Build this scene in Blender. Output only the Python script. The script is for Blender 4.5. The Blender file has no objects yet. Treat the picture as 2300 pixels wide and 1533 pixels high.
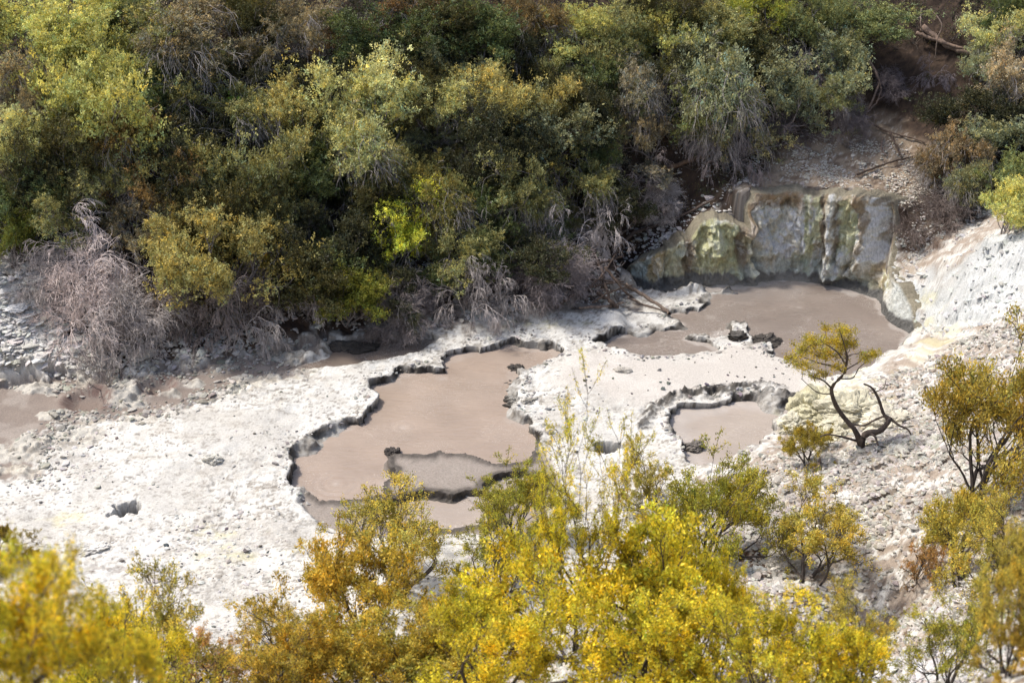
import bpy, math, random
import numpy as np
from mathutils import Vector
# ------------------------------------------------------------------ camera, sky, sun, exposure
SC = bpy.context.scene
COL = SC.collection
R = math.radians
CAM_Z, PITCH, FPX = 20.0, R(29.0), 3194.0
cam = bpy.data.cameras.new('camera'); camo = bpy.data.objects.new('camera', cam); COL.objects.link(camo)
camo.location = (0, 0, CAM_Z); camo.rotation_euler = (R(90) - PITCH, 0, 0)
cam.lens, cam.sensor_width, cam.clip_start, cam.clip_end = 50.0, 36.0, 0.1, 600
cam.dof.use_dof = True; cam.dof.focus_distance = 40.0; cam.dof.aperture_fstop = 2.2
SC.camera = camo
SUN_EL, SUN_AZ = R(56), R(-68)          # azimuth from +Y (away from the camera), negative = to the left
sd_ = Vector((math.sin(SUN_AZ)*math.cos(SUN_EL), math.cos(SUN_AZ)*math.cos(SUN_EL), math.sin(SUN_EL)))
W = bpy.data.worlds.new('World'); SC.world = W; W.use_nodes = True
nt = W.node_tree; sky = nt.nodes.new('ShaderNodeTexSky'); sky.sky_type = 'NISHITA'; sky.sun_disc = False
sky.sun_elevation = SUN_EL; sky.sun_rotation = SUN_AZ; sky.air_density = 1.0; sky.dust_density = 3.0; sky.ozone_density = 0.6
nt.links.new(sky.outputs[0], nt.nodes['Background'].inputs[0]); nt.nodes['Background'].inputs[1].default_value = 0.15
sl = bpy.data.lights.new('sun', 'SUN'); so = bpy.data.objects.new('sun', sl); COL.objects.link(so)
sl.energy = 3.0; sl.angle = R(6); sl.color = (1.0, 0.95, 0.87); so.rotation_euler = sd_.to_track_quat('Z', 'Y').to_euler()
SC.view_settings.view_transform = 'Standard'; SC.view_settings.look = 'None'; SC.view_settings.exposure = 0.5
SC.cycles.max_bounces = 6; SC.cycles.diffuse_bounces = 3; SC.cycles.transmission_bounces = 4; SC.cycles.transparent_max_bounces = 4

# ------------------------------------------------------------------ helpers
def tag(o, label=None, cat=None, group=None, kind=None):
    for k, v in (('label', label), ('category', cat), ('group', group), ('kind', kind)):
        if v: o[k] = v
    return o
FW = np.array([0, math.cos(PITCH), -math.sin(PITCH)]); UP = np.array([0, math.sin(PITCH), math.cos(PITCH)])
def ray(px, py):
    px = np.asarray(px, float); py = np.asarray(py, float)
    a = (px-1150)/FPX; b = (766.5-py)/FPX
    return np.stack([a, FW[1]+b*UP[1], FW[2]+b*UP[2]], -1)
def at_z(px, py, z=0.0):
    d = ray(px, py); t = (z-CAM_Z)/d[..., 2]
    return np.array([0, 0, CAM_Z]) + d*t[..., None]
def at_y(px, py, y):
    d = ray(px, py); t = y/d[..., 1]
    return np.array([0, 0, CAM_Z]) + d*t[..., None]
def poly(pts, z=0.0):
    p = np.array(pts, float); return at_z(p[:, 0], p[:, 1], z)[:, :2]
def hash2(ix, iy, seed):
    h = (ix.astype(np.int64)*374761393 + iy.astype(np.int64)*668265263 + seed*1442695041) & 0xffffffff
    h = ((h ^ (h >> 13))*1274126177) & 0xffffffff
    h = ((h ^ (h >> 16))*2246822519) & 0xffffffff
    return ((h ^ (h >> 15)) & 0xffffff)/float(0xffffff)
def vnoise(x, y, seed=0):
    ix = np.floor(x); iy = np.floor(y); fx = x-ix; fy = y-iy
    fx = fx*fx*fx*(fx*(fx*6-15)+10); fy = fy*fy*fy*(fy*(fy*6-15)+10)
    a = hash2(ix, iy, seed); b = hash2(ix+1, iy, seed); c = hash2(ix, iy+1, seed); d = hash2(ix+1, iy+1, seed)
    return (a+(b-a)*fx)+((c+(d-c)*fx)-(a+(b-a)*fx))*fy
def fbm(x, y, seed=0, oc=4, g=0.5):
    s = 0; a = 1; t = 0
    for o in range(oc):
        s = s + a*vnoise(x*2**o+o*17.3, y*2**o-o*9.1, seed+o*31); t += a; a *= g
    return s/t*2-1                           # about -0.6..0.6
def ridge(x, y, seed=0, oc=3):
    s = 0; a = 1; t = 0
    for o in range(oc):
        s = s + a*(1-np.abs(vnoise(x*2**o+o*7.7, y*2**o+o*3.3, seed+o*13)*2-1)); t += a; a *= 0.5
    return s/t
def worley(x, y, seed=0):
    ix = np.floor(x); iy = np.floor(y); f1 = np.full(x.shape, 9.0); f2 = f1.copy(); cid = np.zeros(x.shape)
    for dx in (-1, 0, 1):
        for dy in (-1, 0, 1):
            cx = ix+dx; cy = iy+dy; jx = cx+hash2(cx, cy, seed); jy = cy+hash2(cx, cy, seed+5)
            d = np.hypot(x-jx, y-jy); m = d < f1
            f2 = np.where(m, f1, np.minimum(f2, d)); cid = np.where(m, hash2(cx, cy, seed+9), cid); f1 = np.where(m, d, f1)
    return f1, f2, cid
def sstep(a, b, x):
    t = np.clip((x-a)/(b-a), 0, 1); return t*t*(3-2*t)
def sdf(P, pg, margin=3.0):
    """signed distance to a closed polygon, negative inside; capped far outside"""
    out = np.full(len(P), 50.0); lo = pg.min(0)-margin; hi = pg.max(0)+margin
    m = np.where(((P > lo) & (P < hi)).all(1))[0]
    if len(m) == 0: return out
    Q = P[m]; best = np.full(len(Q), 1e9); ins = np.zeros(len(Q), bool)
    for i in range(len(pg)):
        a = pg[i]; b = pg[(i+1) % len(pg)]; e = b-a; w = Q-a
        t = np.clip((w@e)/max(e@e, 1e-12), 0, 1); dx = w[:, 0]-t*e[0]; dy = w[:, 1]-t*e[1]
        best = np.minimum(best, dx*dx+dy*dy)
        c = (a[1] > Q[:, 1]) != (b[1] > Q[:, 1])
        if abs(e[1]) > 1e-12: ins ^= c & (Q[:, 0] < e[0]*(Q[:, 1]-a[1])/e[1]+a[0])
    d = np.sqrt(best); out[m] = np.where(ins, -d, d); return out
def linedist(P, ln, margin=3.0):
    """distance to an open polyline and the arc parameter (index) of the nearest point"""
    best = np.full(len(P), 2500.0); par = np.zeros(len(P))
    lo = ln[:, :2].min(0)-margin; hi = ln[:, :2].max(0)+margin
    m = np.where(((P > lo) & (P < hi)).all(1))[0]; Q = P[m]
    if len(m) == 0: return np.sqrt(best), par
    bb = np.full(len(Q), 2500.0); pp = np.zeros(len(Q))
    for i in range(len(ln)-1):
        a = ln[i, :2]; e = ln[i+1, :2]-a; w = Q-a; t = np.clip((w@e)/max(e@e, 1e-12), 0, 1)
        d = (w[:, 0]-t*e[0])**2+(w[:, 1]-t*e[1])**2; k = d < bb; bb = np.where(k, d, bb); pp = np.where(k, i+t, pp)
    best[m] = bb; par[m] = pp; return np.sqrt(best), par
def mesh(name, V, F, mat=None, col=None, parent=None, smooth=True, normals=None, extra=None):
    """V (n,3); F (m,k) array of k-gons or a list of such arrays"""
    Fs = [f for f in (F if isinstance(F, list) else [F]) if len(f)]
    me = bpy.data.meshes.new(name); V = np.asarray(V, np.float32)
    me.vertices.add(len(V)); me.vertices.foreach_set('co', V.ravel())
    idx = np.concatenate([f.ravel() for f in Fs]).astype(np.int32)
    tot = np.concatenate([np.full(len(f), f.shape[1]) for f in Fs]).astype(np.int32)
    st = np.concatenate([[0], np.cumsum(tot)[:-1]]).astype(np.int32)
    me.loops.add(len(idx)); me.loops.foreach_set('vertex_index', idx)
    me.polygons.add(len(tot)); me.polygons.foreach_set('loop_start', st); me.polygons.foreach_set('loop_total', tot)
    me.update(calc_edges=True)
    me.polygons.foreach_set('use_smooth', np.full(len(tot), bool(smooth)))
    if col is not None:
        at = me.attributes.new('Col', 'FLOAT_COLOR', 'POINT'); c = np.ones((len(V), 4), np.float32); c[:, :3] = np.asarray(col)[:, :3]
        at.data.foreach_set('color', c.ravel())
    for k, v in (extra or {}).items():
        at = me.attributes.new(k, 'FLOAT', 'POINT'); at.data.foreach_set('value', np.asarray(v, np.float32))
    if normals is not None: me.normals_split_custom_set_from_vertices(np.asarray(normals, np.float32))
    if mat: me.materials.append(mat)
    o = bpy.data.objects.new(name, me); COL.objects.link(o)
    if parent: o.parent = parent
    return o
class NT:
    def __init__(s, name):
        s.m = bpy.data.materials.new(name); s.m.use_nodes = True; s.t = s.m.node_tree; s.p = s.t.nodes['Principled BSDF']; s.out = s.t.nodes['Material Output']
    def n(s, typ, **kw):
        nd = s.t.nodes.new('ShaderNode'+typ)
        for k, v in kw.items(): setattr(nd, k, v)
        return nd
    def l(s, a, b): s.t.links.new(a, b)
    def math(s, op, a, b=None, c=None):
        nd = s.n('Math', operation=op)
        for i, v in enumerate((a, b, c)):
            if v is None: continue
            if isinstance(v, (int, float)): nd.inputs[i].default_value = v
            else: s.l(v, nd.inputs[i])
        return nd.outputs[0]
    def noise(s, scale, detail=4, vec=None, rough=0.55):
        nd = s.n('TexNoise'); nd.inputs['Scale'].default_value = scale; nd.inputs['Detail'].default_value = detail; nd.inputs['Roughness'].default_value = rough
        if vec is not None: s.l(vec, nd.inputs['Vector'])
        return nd.outputs[0]
    def mr(s, v, a, b, c=0.0, d=1.0):
        nd = s.n('MapRange'); nd.interpolation_type = 'SMOOTHSTEP'; s.l(v, nd.inputs[0])
        for i, q in enumerate((a, b, c, d)): nd.inputs[i+1].default_value = q
        return nd.outputs[0]
    def mix(s, f, a, b, bt='MIX'):
        nd = s.n('MixRGB', blend_type=bt)
        for i, v in enumerate((f, a, b)):
            if isinstance(v, (int, float)): nd.inputs[i].default_value = v
            elif isinstance(v, tuple): nd.inputs[i].default_value = v+(1,)
            else: s.l(v, nd.inputs[i])
        return nd.outputs[0]
    def pos(s, sc=(1, 1, 1)):
        g = s.n('NewGeometry'); mp = s.n('Mapping'); mp.inputs['Scale'].default_value = sc; s.l(g.outputs['Position'], mp.inputs[0]); return mp.outputs[0]
    def attr(s, nm):
        a = s.n('Attribute'); a.attribute_name = nm; return a
    def bump(s, h, dist, strength=1.0):
        b = s.n('Bump'); b.inputs['Distance'].default_value = dist; b.inputs['Strength'].default_value = strength; s.l(h, b.inputs['Height']); s.l(b.outputs[0], s.p.inputs['Normal'])
# ------------------------------------------------------------------ outlines read off the ground (points of the rims, on the floor level)
MAIN = [(659,1087),(660,1060),(657,1012),(677,996),(704,979),(739,963),(763,953),(795,942),(809,935),(819,915),(838,896),(836,878),(830,871),(836,850),(889,836),(913,829),(948,819),(993,817),(1007,808),(1021,784),(1052,777),(1087,772),(1122,767),(1143,760),(1191,767),(1226,770),(1254,784),(1226,798),(1210,802),(1174,815),(1153,820),(1157,836),(1167,853),(1160,862),(1150,868),(1152,884),(1187,882),(1160,895),(1142,910),(1145,922),(1187,935),(1202,951),(1212,968),(1205,990),(1190,1026),(1143,1033),(1115,1033),(1087,1026),(1063,1017),(1035,1010),(1007,1012),(986,1005),(969,1014),(941,1016),(913,1014),(896,1012),(882,1012),(871,1028),(875,1043),(889,1046),(878,1060),(857,1073),(864,1101),(809,1112),(763,1116),(720,1116),(683,1090)]
SHELF = [(896,1012),(941,1016),(986,1005),(1035,1010),(1087,1026),(1143,1033),(1200,1022),(1230,1080),(1200,1150),(1160,1200),(850,1200),(740,1160),(700,1116),(763,1114),(864,1101),(857,1073),(889,1046),(870,1030)]
LOWA = [(845,1128),(903,1108),(948,1098),(1000,1104),(1017,1108),(1045,1097),(1087,1100),(1118,1118),(1115,1160),(1000,1180),(880,1175),(840,1150)]
LOWB = [(1085,1085),(1092,1074),(1122,1060),(1170,1055),(1200,1062),(1200,1085),(1150,1097),(1100,1098)]
BIG = [(1335,752),(1357,744),(1387,737),(1426,731),(1465,724),(1491,724),(1524,720),(1526,709),(1504,700),(1500,683),(1544,685),(1570,678),(1600,665),(1660,658),(1690,652),(1706,645),(1740,637),(1800,641),(1850,648),(1905,660),(1957,685),(1996,726),(2035,763),(2018,787),(1979,805),(1950,830),(1900,850),(1850,845),(1800,820),(1760,802),(1726,790),(1740,776),(1722,768),(1692,772),(1680,760),(1674,744),(1648,744),(1626,761),(1613,757),(1583,748),(1544,746),(1578,756),(1622,770),(1604,778),(1561,787),(1517,792),(1448,796),(1413,787),(1370,778),(1339,765)]
SMALL = [(1508,950),(1520,925),(1545,908),(1580,903),(1620,900),(1650,894),(1700,892),(1760,902),(1815,905),(1800,925),(1765,948),(1745,980),(1715,1000),(1690,1020),(1640,1035),(1590,1060),(1560,1065),(1548,1035),(1555,1005),(1540,980),(1520,965)]
CHAN = [(725,772),(745,760),(800,756),(850,754),(900,757),(960,752),(985,760),(940,785),(880,798),(800,815),(740,822),(640,824),(690,803),(718,790)]
MUDFLAT = [(-80,870),(60,850),(180,850),(250,845),(420,826),(500,810),(600,790),(690,772),(730,768),(700,800),(655,830),(585,856),(505,884),(450,903),(345,930),(210,935),(150,950),(90,1000),(60,1060),(-80,1080)]
GREYS = [(1290,800),(1400,800),(1530,800),(1700,780),(1760,800),(1830,850),(1800,885),(1640,880),(1500,905),(1430,930),(1330,900),(1260,860)]
CRATERS = [(198,902,46,26),(352,868,36,20)]
POOLS = [('main', MAIN, -0.24), ('lowa', LOWA, -0.25), ('lowb', LOWB, -0.23), ('big', BIG, -0.26), ('small', SMALL, -0.15), ('chan', CHAN, -0.13)]
# cliff: matching foot and top points, with how far the top leans back
CLF = [(1396,634,1396,616,.2),(1422,645,1422,591,.3),(1491,657,1491,563,.5),(1552,651,1546,540,.5),(1590,649,1578,500,.5),(1620,649,1608,494,.5),(1655,650,1648,503,.45),(1690,650,1684,522,.4),(1700,647,1690,470,.5),(1706,643,1694,430,.6),(1740,637,1757,428,.6),(1800,641,1815,436,.6),(1850,648,1870,436,.65),(1900,659,1925,440,.9),(1925,668,1968,444,1.2),(1936,674,2010,456,1.6),(1944,678,2014,520,1.3),(1952,683,2005,570,.8),(1960,688,1998,598,.55),(1975,704,2005,622,.45),(1996,726,2020,645,.35),(2020,748,2047,695,.25),(2035,763,2052,748,.12)]
CLF = np.array(CLF, float)
CF = at_z(CLF[:, 0], CLF[:, 1], -0.40)
CT = at_y(CLF[:, 2], CLF[:, 3], CF[:, 1]+CLF[:, 4])
# ------------------------------------------------------------------ terrain height
ctrl = []
def cz(px, py, z): ctrl.append(at_z(px, py, z))
for p in [(200,960,0),(300,1050,.05),(500,900,.05),(450,1000,.1),(600,1150,.05),(300,1150,.05),(100,1150,.05),(650,850,.0),(800,840,.02),(900,900,0),(1000,1000,0),(1100,740,.02),(1250,720,.08),(1300,850,0),(1400,850,0),(1600,850,0),(1450,1000,.02),(1300,1000,.02),(1250,1100,.05),(1450,760,0),(1700,700,0),(1800,720,0),(1900,760,0),(1600,960,0),(800,790,0),(500,1200,.08),(800,1200,.1),(550,800,0),(-60,950,.05),(-60,1150,.1),
          (250,838,.02),(0,870,.05),(0,760,.9),(0,600,2.2),(130,640,1.7),(200,760,.6),(330,750,.55),(500,760,.35),(650,745,.3),(760,745,.12),(860,738,.15),(1000,715,.2),(1150,695,.25),(1290,680,.3),(1400,690,.1),(1390,640,.45),(1480,670,-.15),
          (200,1250,.15),(600,1270,.2),(1000,1250,.6),(1400,1180,.3),(1550,1120,.35),(1600,1330,2.1),(1800,1310,2.9),(2160,1310,4.6),(2330,1310,5.5),(1650,1100,.6),(1750,1100,1.2),(1760,1010,.5),(1800,950,.4),(1930,1000,1.5),(1900,920,.8),(2000,830,.5),(2250,1100,3.9),(2080,930,1.7),(2300,900,3.3),(2300,700,2.9),(2150,720,1.35),(2300,530,3.5),(2200,570,2.6),(2080,600,1.35),(2060,760,.25),(2090,680,.85),
                    (1150,350,3.6),(1150,500,1.9),(1150,600,.9),(1150,150,5.4),(700,600,1.2),(700,450,2.7),(700,300,4.2),(700,100,6.2),(300,600,1.9),(300,450,3.3),(300,250,5.1),(300,50,7.0),(0,400,4.2),(0,200,5.9),(0,0,7.6),(1550,150,5.4),(1550,20,6.8),(1150,0,6.9),(700,0,7.3)]: cz(*p)
for px, py, yy in [(2060,530,40.3),(2150,500,40.0),(2250,450,40.2),(2250,380,41.5),(2250,230,43.6),(2250,50,46),(1750,400,42.0),(1900,400,42.2),(2050,415,42.0),(1900,330,43.4),(2000,250,44.6),(2000,100,46.2),(2000,0,47.4),(1650,350,43.0),(1560,430,42.4),(1500,520,41.6),(1430,560,41.3),(1600,300,43.8)]: ctrl.append(at_y(px, py, yy))
for x in (-30, -15, 0, 15, 30): ctrl += [np.array([x, 62, 17.]), np.array([x, 80, 31.])]
ctrl += [np.array([-26, 30, 2.5]), np.array([-30, 20, 6.]), np.array([26, 28, 9.]), np.array([30, 40, 12.]), np.array([-30, 45, 10.])]
for x, k in ((-12, 1.0), (-6, .6), (-2.5, 0), (1, 0), (4, .4)):
    ctrl += [np.array([x*y/12+0., y, z+k*.25]) for y, z in ((1.5, 18.0), (4, 15.5), (6, 13.5), (8, 11.7), (10, 10.2), (13, 7.9), (16, 5.2), (19, 2.7), (21.5, .9))]
ctrl += [np.array([6*y/12, y, z]) for y, z in ((1.5, 18.2), (4, 16), (7, 13.2), (10, 10.3), (13, 7.4))]
ctrl += [np.array([11*y/12, y, z]) for y, z in ((1.5, 18.4), (6, 15), (10, 11.5), (14, 8.6))]
ctrl = np.array(ctrl + [c+np.array([0, .15, 0]) for c in CT[1:]])
def tps_fit(C, lam=0.02):
    n = len(C); d = np.linalg.norm(C[:, None, :2]-C[None, :, :2], axis=2); K = d+0.0
    A = np.zeros((n+3, n+3)); A[:n, :n] = -K - lam*0; A[:n, :n] += np.eye(n)*lam
    P = np.c_[np.ones(n), C[:, :2]]; A[:n, n:] = P; A[n:, :n] = P.T
    return np.linalg.solve(A, np.r_[C[:, 2], 0, 0, 0])
TW = tps_fit(ctrl)
def H0(P):
    z = TW[-3]+P@TW[-2:]
    for i in range(len(ctrl)): z = z - TW[i]*np.sqrt((P[:, 0]-ctrl[i, 0])**2+(P[:, 1]-ctrl[i, 1])**2+0.02)
    return z
def onto(px, py, off=0.0):
    """walk down a line of sight to the terrain (+off metres above it)"""
    d = ray(px, py); t = np.arange(5, 75, 0.1); P = np.array([0, 0, CAM_Z])+d*t[:, None]
    g = P[:, 2]-H0(P[:, :2])-off; k = np.argmax(g < 0)
    if g[k] >= 0: k = len(t)-1
    f = g[k-1]/(g[k-1]-g[k]) if k > 0 else 0
    return P[k-1]+(P[k]-P[k-1])*f
def opoly(pts): return np.array([onto(*p)[:2] for p in pts])
PG = {n: poly(p) for n, p, _ in POOLS}
_b = np.array(BIG, float); _k = (_b[:, 0] > 1595) & (_b[:, 1] < 770); PG['big'][_k] = at_z(_b[_k, 0], _b[_k, 1], -.4)[:, :2]
PG_LEDGE = poly([(1380,655),(1430,640),(1500,650),(1590,640),(1640,650),(1620,675),(1540,692),(1500,690),(1535,715),(1500,732),(1420,735),(1400,700)])
PG_SHELF, PG_MUD, PG_GREY = poly(SHELF), poly(MUDFLAT), poly(GREYS)
PG_CLIFF = np.r_[CF[:, :2]+np.array([0, -.5]), (CT[:, :2]+np.array([0, .42]))[::-1]]
PG_HILL = opoly([(-300,560),(0,590),(80,625),(140,700),(190,790),(260,822),(340,818),(480,800),(600,778),(690,752),(740,744),(850,742),(940,735),(1010,705),(1150,680),(1290,668),(1370,662),(1395,625),(1425,590),(1500,555),(1560,515),(1610,485),(1660,440),(1700,425),(1760,422),(1850,430),(1930,436),(1990,470),(1990,560),(2060,545),(2150,500),(2200,480),(2330,440),(2700,430)])
PG_HILL = np.r_[PG_HILL, [[45, 110], [-45, 110]]]
PG_SHELFTOP = opoly([(1680,425),(1720,385),(1760,350),(1850,310),(1960,290),(2060,290),(2120,340),(2140,400),(2060,450),(1960,440),(1850,430)])
PG_SLOPE = opoly([(1400,1320),(1480,1200),(1545,1130),(1580,1060),(1690,1020),(1745,980),(1795,930),(1850,900),(1950,850),(2035,775),(2055,745),(2050,690),(2015,635),(1985,590),(2060,560),(2150,520),(2215,490),(2330,450),(2800,440)])
PG_SLOPE = np.r_[PG_SLOPE, [[50, 20], [50, -2], [-50, -2], [-50, 16], [-12, 20.5], [-5, 21.5], [0, 21]]]
PG_WHITE = opoly([(2330,505),(2210,555),(2130,590),(1990,600),(1975,625),(2060,680),(2060,740),(2150,745),(2330,700)])
SULPH = [(170,1165,60,30),(480,1195,60,22),(500,1250,70,35),(680,1235,60,20),(560,828,110,22),(650,790,60,18),(1230,725,90,10),(1900,870,130,60),(1850,950,110,50),(2100,770,140,40),(2000,600,70,30),(1900,1180,140,60),(2080,640,60,30),(2080,720,90,20),(1700,1130,70,40),(1500,1150,60,30),(1990,1000,150,40)]
LITTER = [(2085,520,110,40,1.0),(2010,500,55,50,.9),(1640,1270,60,30,.9),(1660,1275,110,45,1.0),(2130,1345,150,35,.9),(1720,1350,140,25,.6),(20,1270,90,25,.6),(1980,1010,120,14,.5),(250,1275,60,10,.4),(560,1470,130,40,.8),(200,1440,150,50,.6)]
MOUNDS = [(650,790,48,15,.20),(290,888,42,24,.28),(95,862,50,18,.18),(25,810,60,30,.25),(440,860,22,10,.15),(385,885,30,9,.14),(180,985,60,25,.16),(60,1010,60,30,.14),(570,850,40,10,.10),(130,935,36,10,.12)]
HOLES = [(285,1145,36,17,.45),(1368,1004,28,12,.4),(1640,1004,5,3,.2)]
def ell(P, px, py, a, b):
    c = onto(px, py); ex = onto(px+a, py); ey1 = onto(px, py-b); ey0 = onto(px, py+b)
    rx = abs(ex[0]-c[0]); ry = max(abs(ey1[1]-ey0[1])/2, .05)
    return np.hypot((P[:, 0]-c[0])/rx, (P[:, 1]-(ey0[1]+ey1[1])/2)/ry)
KNOLLS = [(-1.83, 4.36, .45), (-2.13, 13.38, .8), (.3, 12.3, .5), (1.7, 13.0, .6), (1.1, 12.4, .1), (1.41, 10.19, .35), (3.3, 10.3, .4), (4.6, 11.7, .2), (3.53, 7.65, .45), (3.8, 8.7, .25)]
def terrain(P, want_col=True):
    x, y = P[:, 0], P[:, 1]
    z = H0(P)
    for kx, ky, kh in KNOLLS: z = z+kh*np.exp(-((x-kx)**2+(y-ky)**2)/1.1)
    y_ = y; y = y+1.1*z*sstep(.4, 1.2, z)*sstep(30, 33, y)
    n_a = fbm(x*.9, y*.9, 3, 4); n_b = fbm(x*3.1, y*3.1, 11, 4); n_c = fbm(x*9, y*9, 23, 3)
    hill = sdf(P, PG_HILL); slope = sdf(P, PG_SLOPE); white = sdf(P, PG_WHITE)
    m_hill = sstep(.25, -.25, hill+n_b*.8); m_slope = sstep(.3, -.3, slope+n_b*.5)
    fl1, fl2, fid = worley(x*2.3+n_b*.6, y*2.3*1.3+n_a, 5)
    gl1, gl2, gid = worley(x*6.5+n_b, y*7.5, 8)
    floor_ = (1-m_hill)*(1-m_slope)
    crust = ridge(x*1.7+n_b*.5, y*2.0, 41, 3)
    rough = sstep(.05, .35, fbm(x*.35, y*.45, 77, 3)+.12)       # where the crust is broken up
    z = z + n_a*.09 + n_b*(.008+.02*np.maximum(rough, 1-floor_)) + n_c*(.001+.007*np.maximum(rough, 1-floor_))
    z = z + floor_*rough*(fid-.4)*.035 + floor_*rough*(gid-.5)*.02
    z = z + m_slope*((fid-.4)*.12+(gid-.5)*.06) + m_hill*(n_b*.03+(gid-.5)*.05)
    m_wr = sstep(.25, -.35, white+n_b*.6)
    r1, r2, rid = worley(x*1.5+n_b*.9+y*.7, y*2.1+n_a-x*.4, 91)
    z = z + m_wr*(ridge(x*1.6+y*.5, y*1.9-x*.3, 55, 5)*.5-.28 + (rid-.4)*.22)
    # cliff top
    dl, pr = linedist(P, CT)
    zc = np.interp(pr, np.arange(len(CT)), CT[:, 2]); k = sstep(1.3, .1, dl)
    qi = np.arange(len(CT)); fx = np.interp(pr, qi, CF[:, 0]); fy = np.interp(pr, qi, CF[:, 1]); k = k*sstep(-.1, .1, (x-fx)*(np.interp(pr, qi, CT[:, 0])-fx)+(y_-fy)*(np.interp(pr, qi, CT[:, 1])-fy))
    led = sdf(P, PG_LEDGE); kl = sstep(.35, -.15, led+n_b*.2); z = z*(1-kl)+(-.18+n_a*.10)*kl
    z = z*(1-k)+(zc+n_b*.06)*k
    # the ragged bank left of the cliff and the mud flats
    mud = sdf(P, PG_MUD); m_mud = sstep(.18, -.12, mud+n_b*.5+n_a*.3)
    z = z*(1-m_mud)+(-.06+n_a*.05+n_b*.015)*m_mud
    gr = sdf(P, PG_GREY); m_grey = sstep(.5, -.5, gr+n_a*1.0)
    z = z*(1-m_grey)+(n_a*.03+n_c*.002)*m_grey
    crumb0 = fbm(x*6, y*8, 63, 4)
    bankn = fbm(x*1.6, y*2.2, 61, 4)
    lump = sstep(.10, .34, bankn)*sstep(.7, .15, np.abs(mud+.1))*(1-m_hill)
    z = z+lump*(.05+.05*n_a+.12*crumb0)
    sh = sdf(P, PG_SHELF); m_sh = sstep(.42, .22, sh+n_b*.12)
    z = z*(1-m_sh)+(-.11+n_a*.05+n_c*.002)*m_sh
    wet = np.zeros(len(P)); near = np.full(len(P), 9.)
    wr = fbm(x*1.3, y*1.3, 68, 3)*.34+(vnoise(x*4.5, y*4.5, 69)-.5)*.09+(vnoise(x*11, y*11, 70)-.5)*.035; wv = vnoise(x*1.3, y*1.3, 66); crumb = fbm(x*7, y*9, 67, 3)
    for nm, _, lv in POOLS:
        w_ = wr*(.35 if nm in ('lowa', 'lowb', 'chan') else 1.0)*(1-.95*sstep(.7, .35, sh))
        s0 = sdf(P, PG[nm]); s = s0+w_; wd = .05+.50*wv**3
        t = np.clip((.03-s)/wd, 0, 1); t = t*.55+.45*sstep(.12, .42, t)+.35*crumb*t*(1-t)
        zw = z*(1-t)+(lv-.06)*t; z = np.where(s < .03, zw, z); k = sstep(0, -.3, s+wd); z = z*(1-k)+np.minimum(z, lv-.3)*k
        wet = np.maximum(wet, sstep(.035, .0, s+n_c*.05+crumb*.05-.08*sstep(.55, .8, wv))*(1-.65*sstep(.62, .85, wv))*(1 if nm != 'chan' else .3)); near = np.minimum(near, s)
        rim = np.exp(-((s-.12)/.10)**2)
        z = z+rim*.04*(1-m_hill)*(1-m_sh)*(n_b+.5)
    cl = sdf(P, PG_CLIFF); d = sstep(.03, -.1, cl); z = z*(1-d)-1.0*d
    # beaded rim of the shelf, the ridged arc behind the small pool
    bead = np.exp(-((sdf(P, PG['main'])-.05)/.12)**2)*m_sh*(sdf(P, PG_SHELF) < .3) + np.exp(-((np.minimum(sdf(P, PG['lowa']), sdf(P, PG['lowb']))-.06)/.16)**2)*m_sh
    z = z+bead*(.03+.05*vnoise(x*12, y*12, 4))
    arc, _ = linedist(P, ARC); arcm = sstep(.26, .04, arc+n_b*.25+n_c*.12)
    z = z+arcm*(.06+.14*n_b+.12*crumb)
    arc2, _ = linedist(P, ARC2); arcm2 = sstep(.16, .02, arc2+n_b*.2+n_c*.12); z = z+arcm2*(.06+.10*n_b+.12*crumb)
    cr = np.zeros(len(P)); crin = np.zeros(len(P))
    for px, py, a, b in CRATERS:
        q = ell(P, px, py, a, b); z = z+.07*np.exp(-((q-1.3)/.35)**2)-.17*sstep(1.25, .45, q)
        c = onto(px, py); ang = np.arctan2(P[:, 1]-c[1], P[:, 0]-c[0])
        cr = np.maximum(cr, sstep(1.5, 1.1, q)*sstep(.62, .8, q)*(.35+.65*(vnoise(ang*9, q*.7, 6) > .5))); crin = np.maximum(crin, sstep(.72, .6, q))
    md = np.zeros(len(P))
    for px, py, a, b, h in MOUNDS:
        q = ell(P, px, py, a, b)+n_b*.7+n_c*.3; m = sstep(1.15, .35, q); z = z+m*h*(.45+.5*n_a+.55*crumb0); md = np.maximum(md, sstep(1.1, .95, q))
    hole = np.zeros(len(P))
    for px, py, a, b, dp in HOLES:
        q = ell(P, px, py, a, b)+n_b*1.1+n_c*.4; m = sstep(1.05, .7, q); z = z-m*dp; hole = np.maximum(hole, m)
    if not want_col: return z
    # ------------ surface colours (sinter, mud, sulphur, litter)
    def mixc(c, m, k): return c*(1-m[:, None])+np.array(k)*m[:, None]
    v = fbm(x*1.4, y*1.4, 101, 4); v2 = fbm(x*5, y*7, 111, 4); v3 = vnoise(x*23, y*30, 131)
    c = np.tile(np.array([.615, .603, .568]), (len(P), 1))
    c = mixc(c, sstep(.0, .5, v+.3*n_a)*.55, (.53, .505, .46))
    c = mixc(c, sstep(.18, .42, v2)*rough*.55*(1-m_grey), (.36, .33, .29))
    crack = sstep(.10, .02, fl2-fl1)*rough*floor_*(1-m_grey)*sstep(-.1, .2, v2+v*.4)
    c = mixc(c, crack*.6, (.22, .20, .175))
    pit = sstep(.74, .88, v3)*sstep(.0, .25, v2+.12)*floor_
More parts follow.
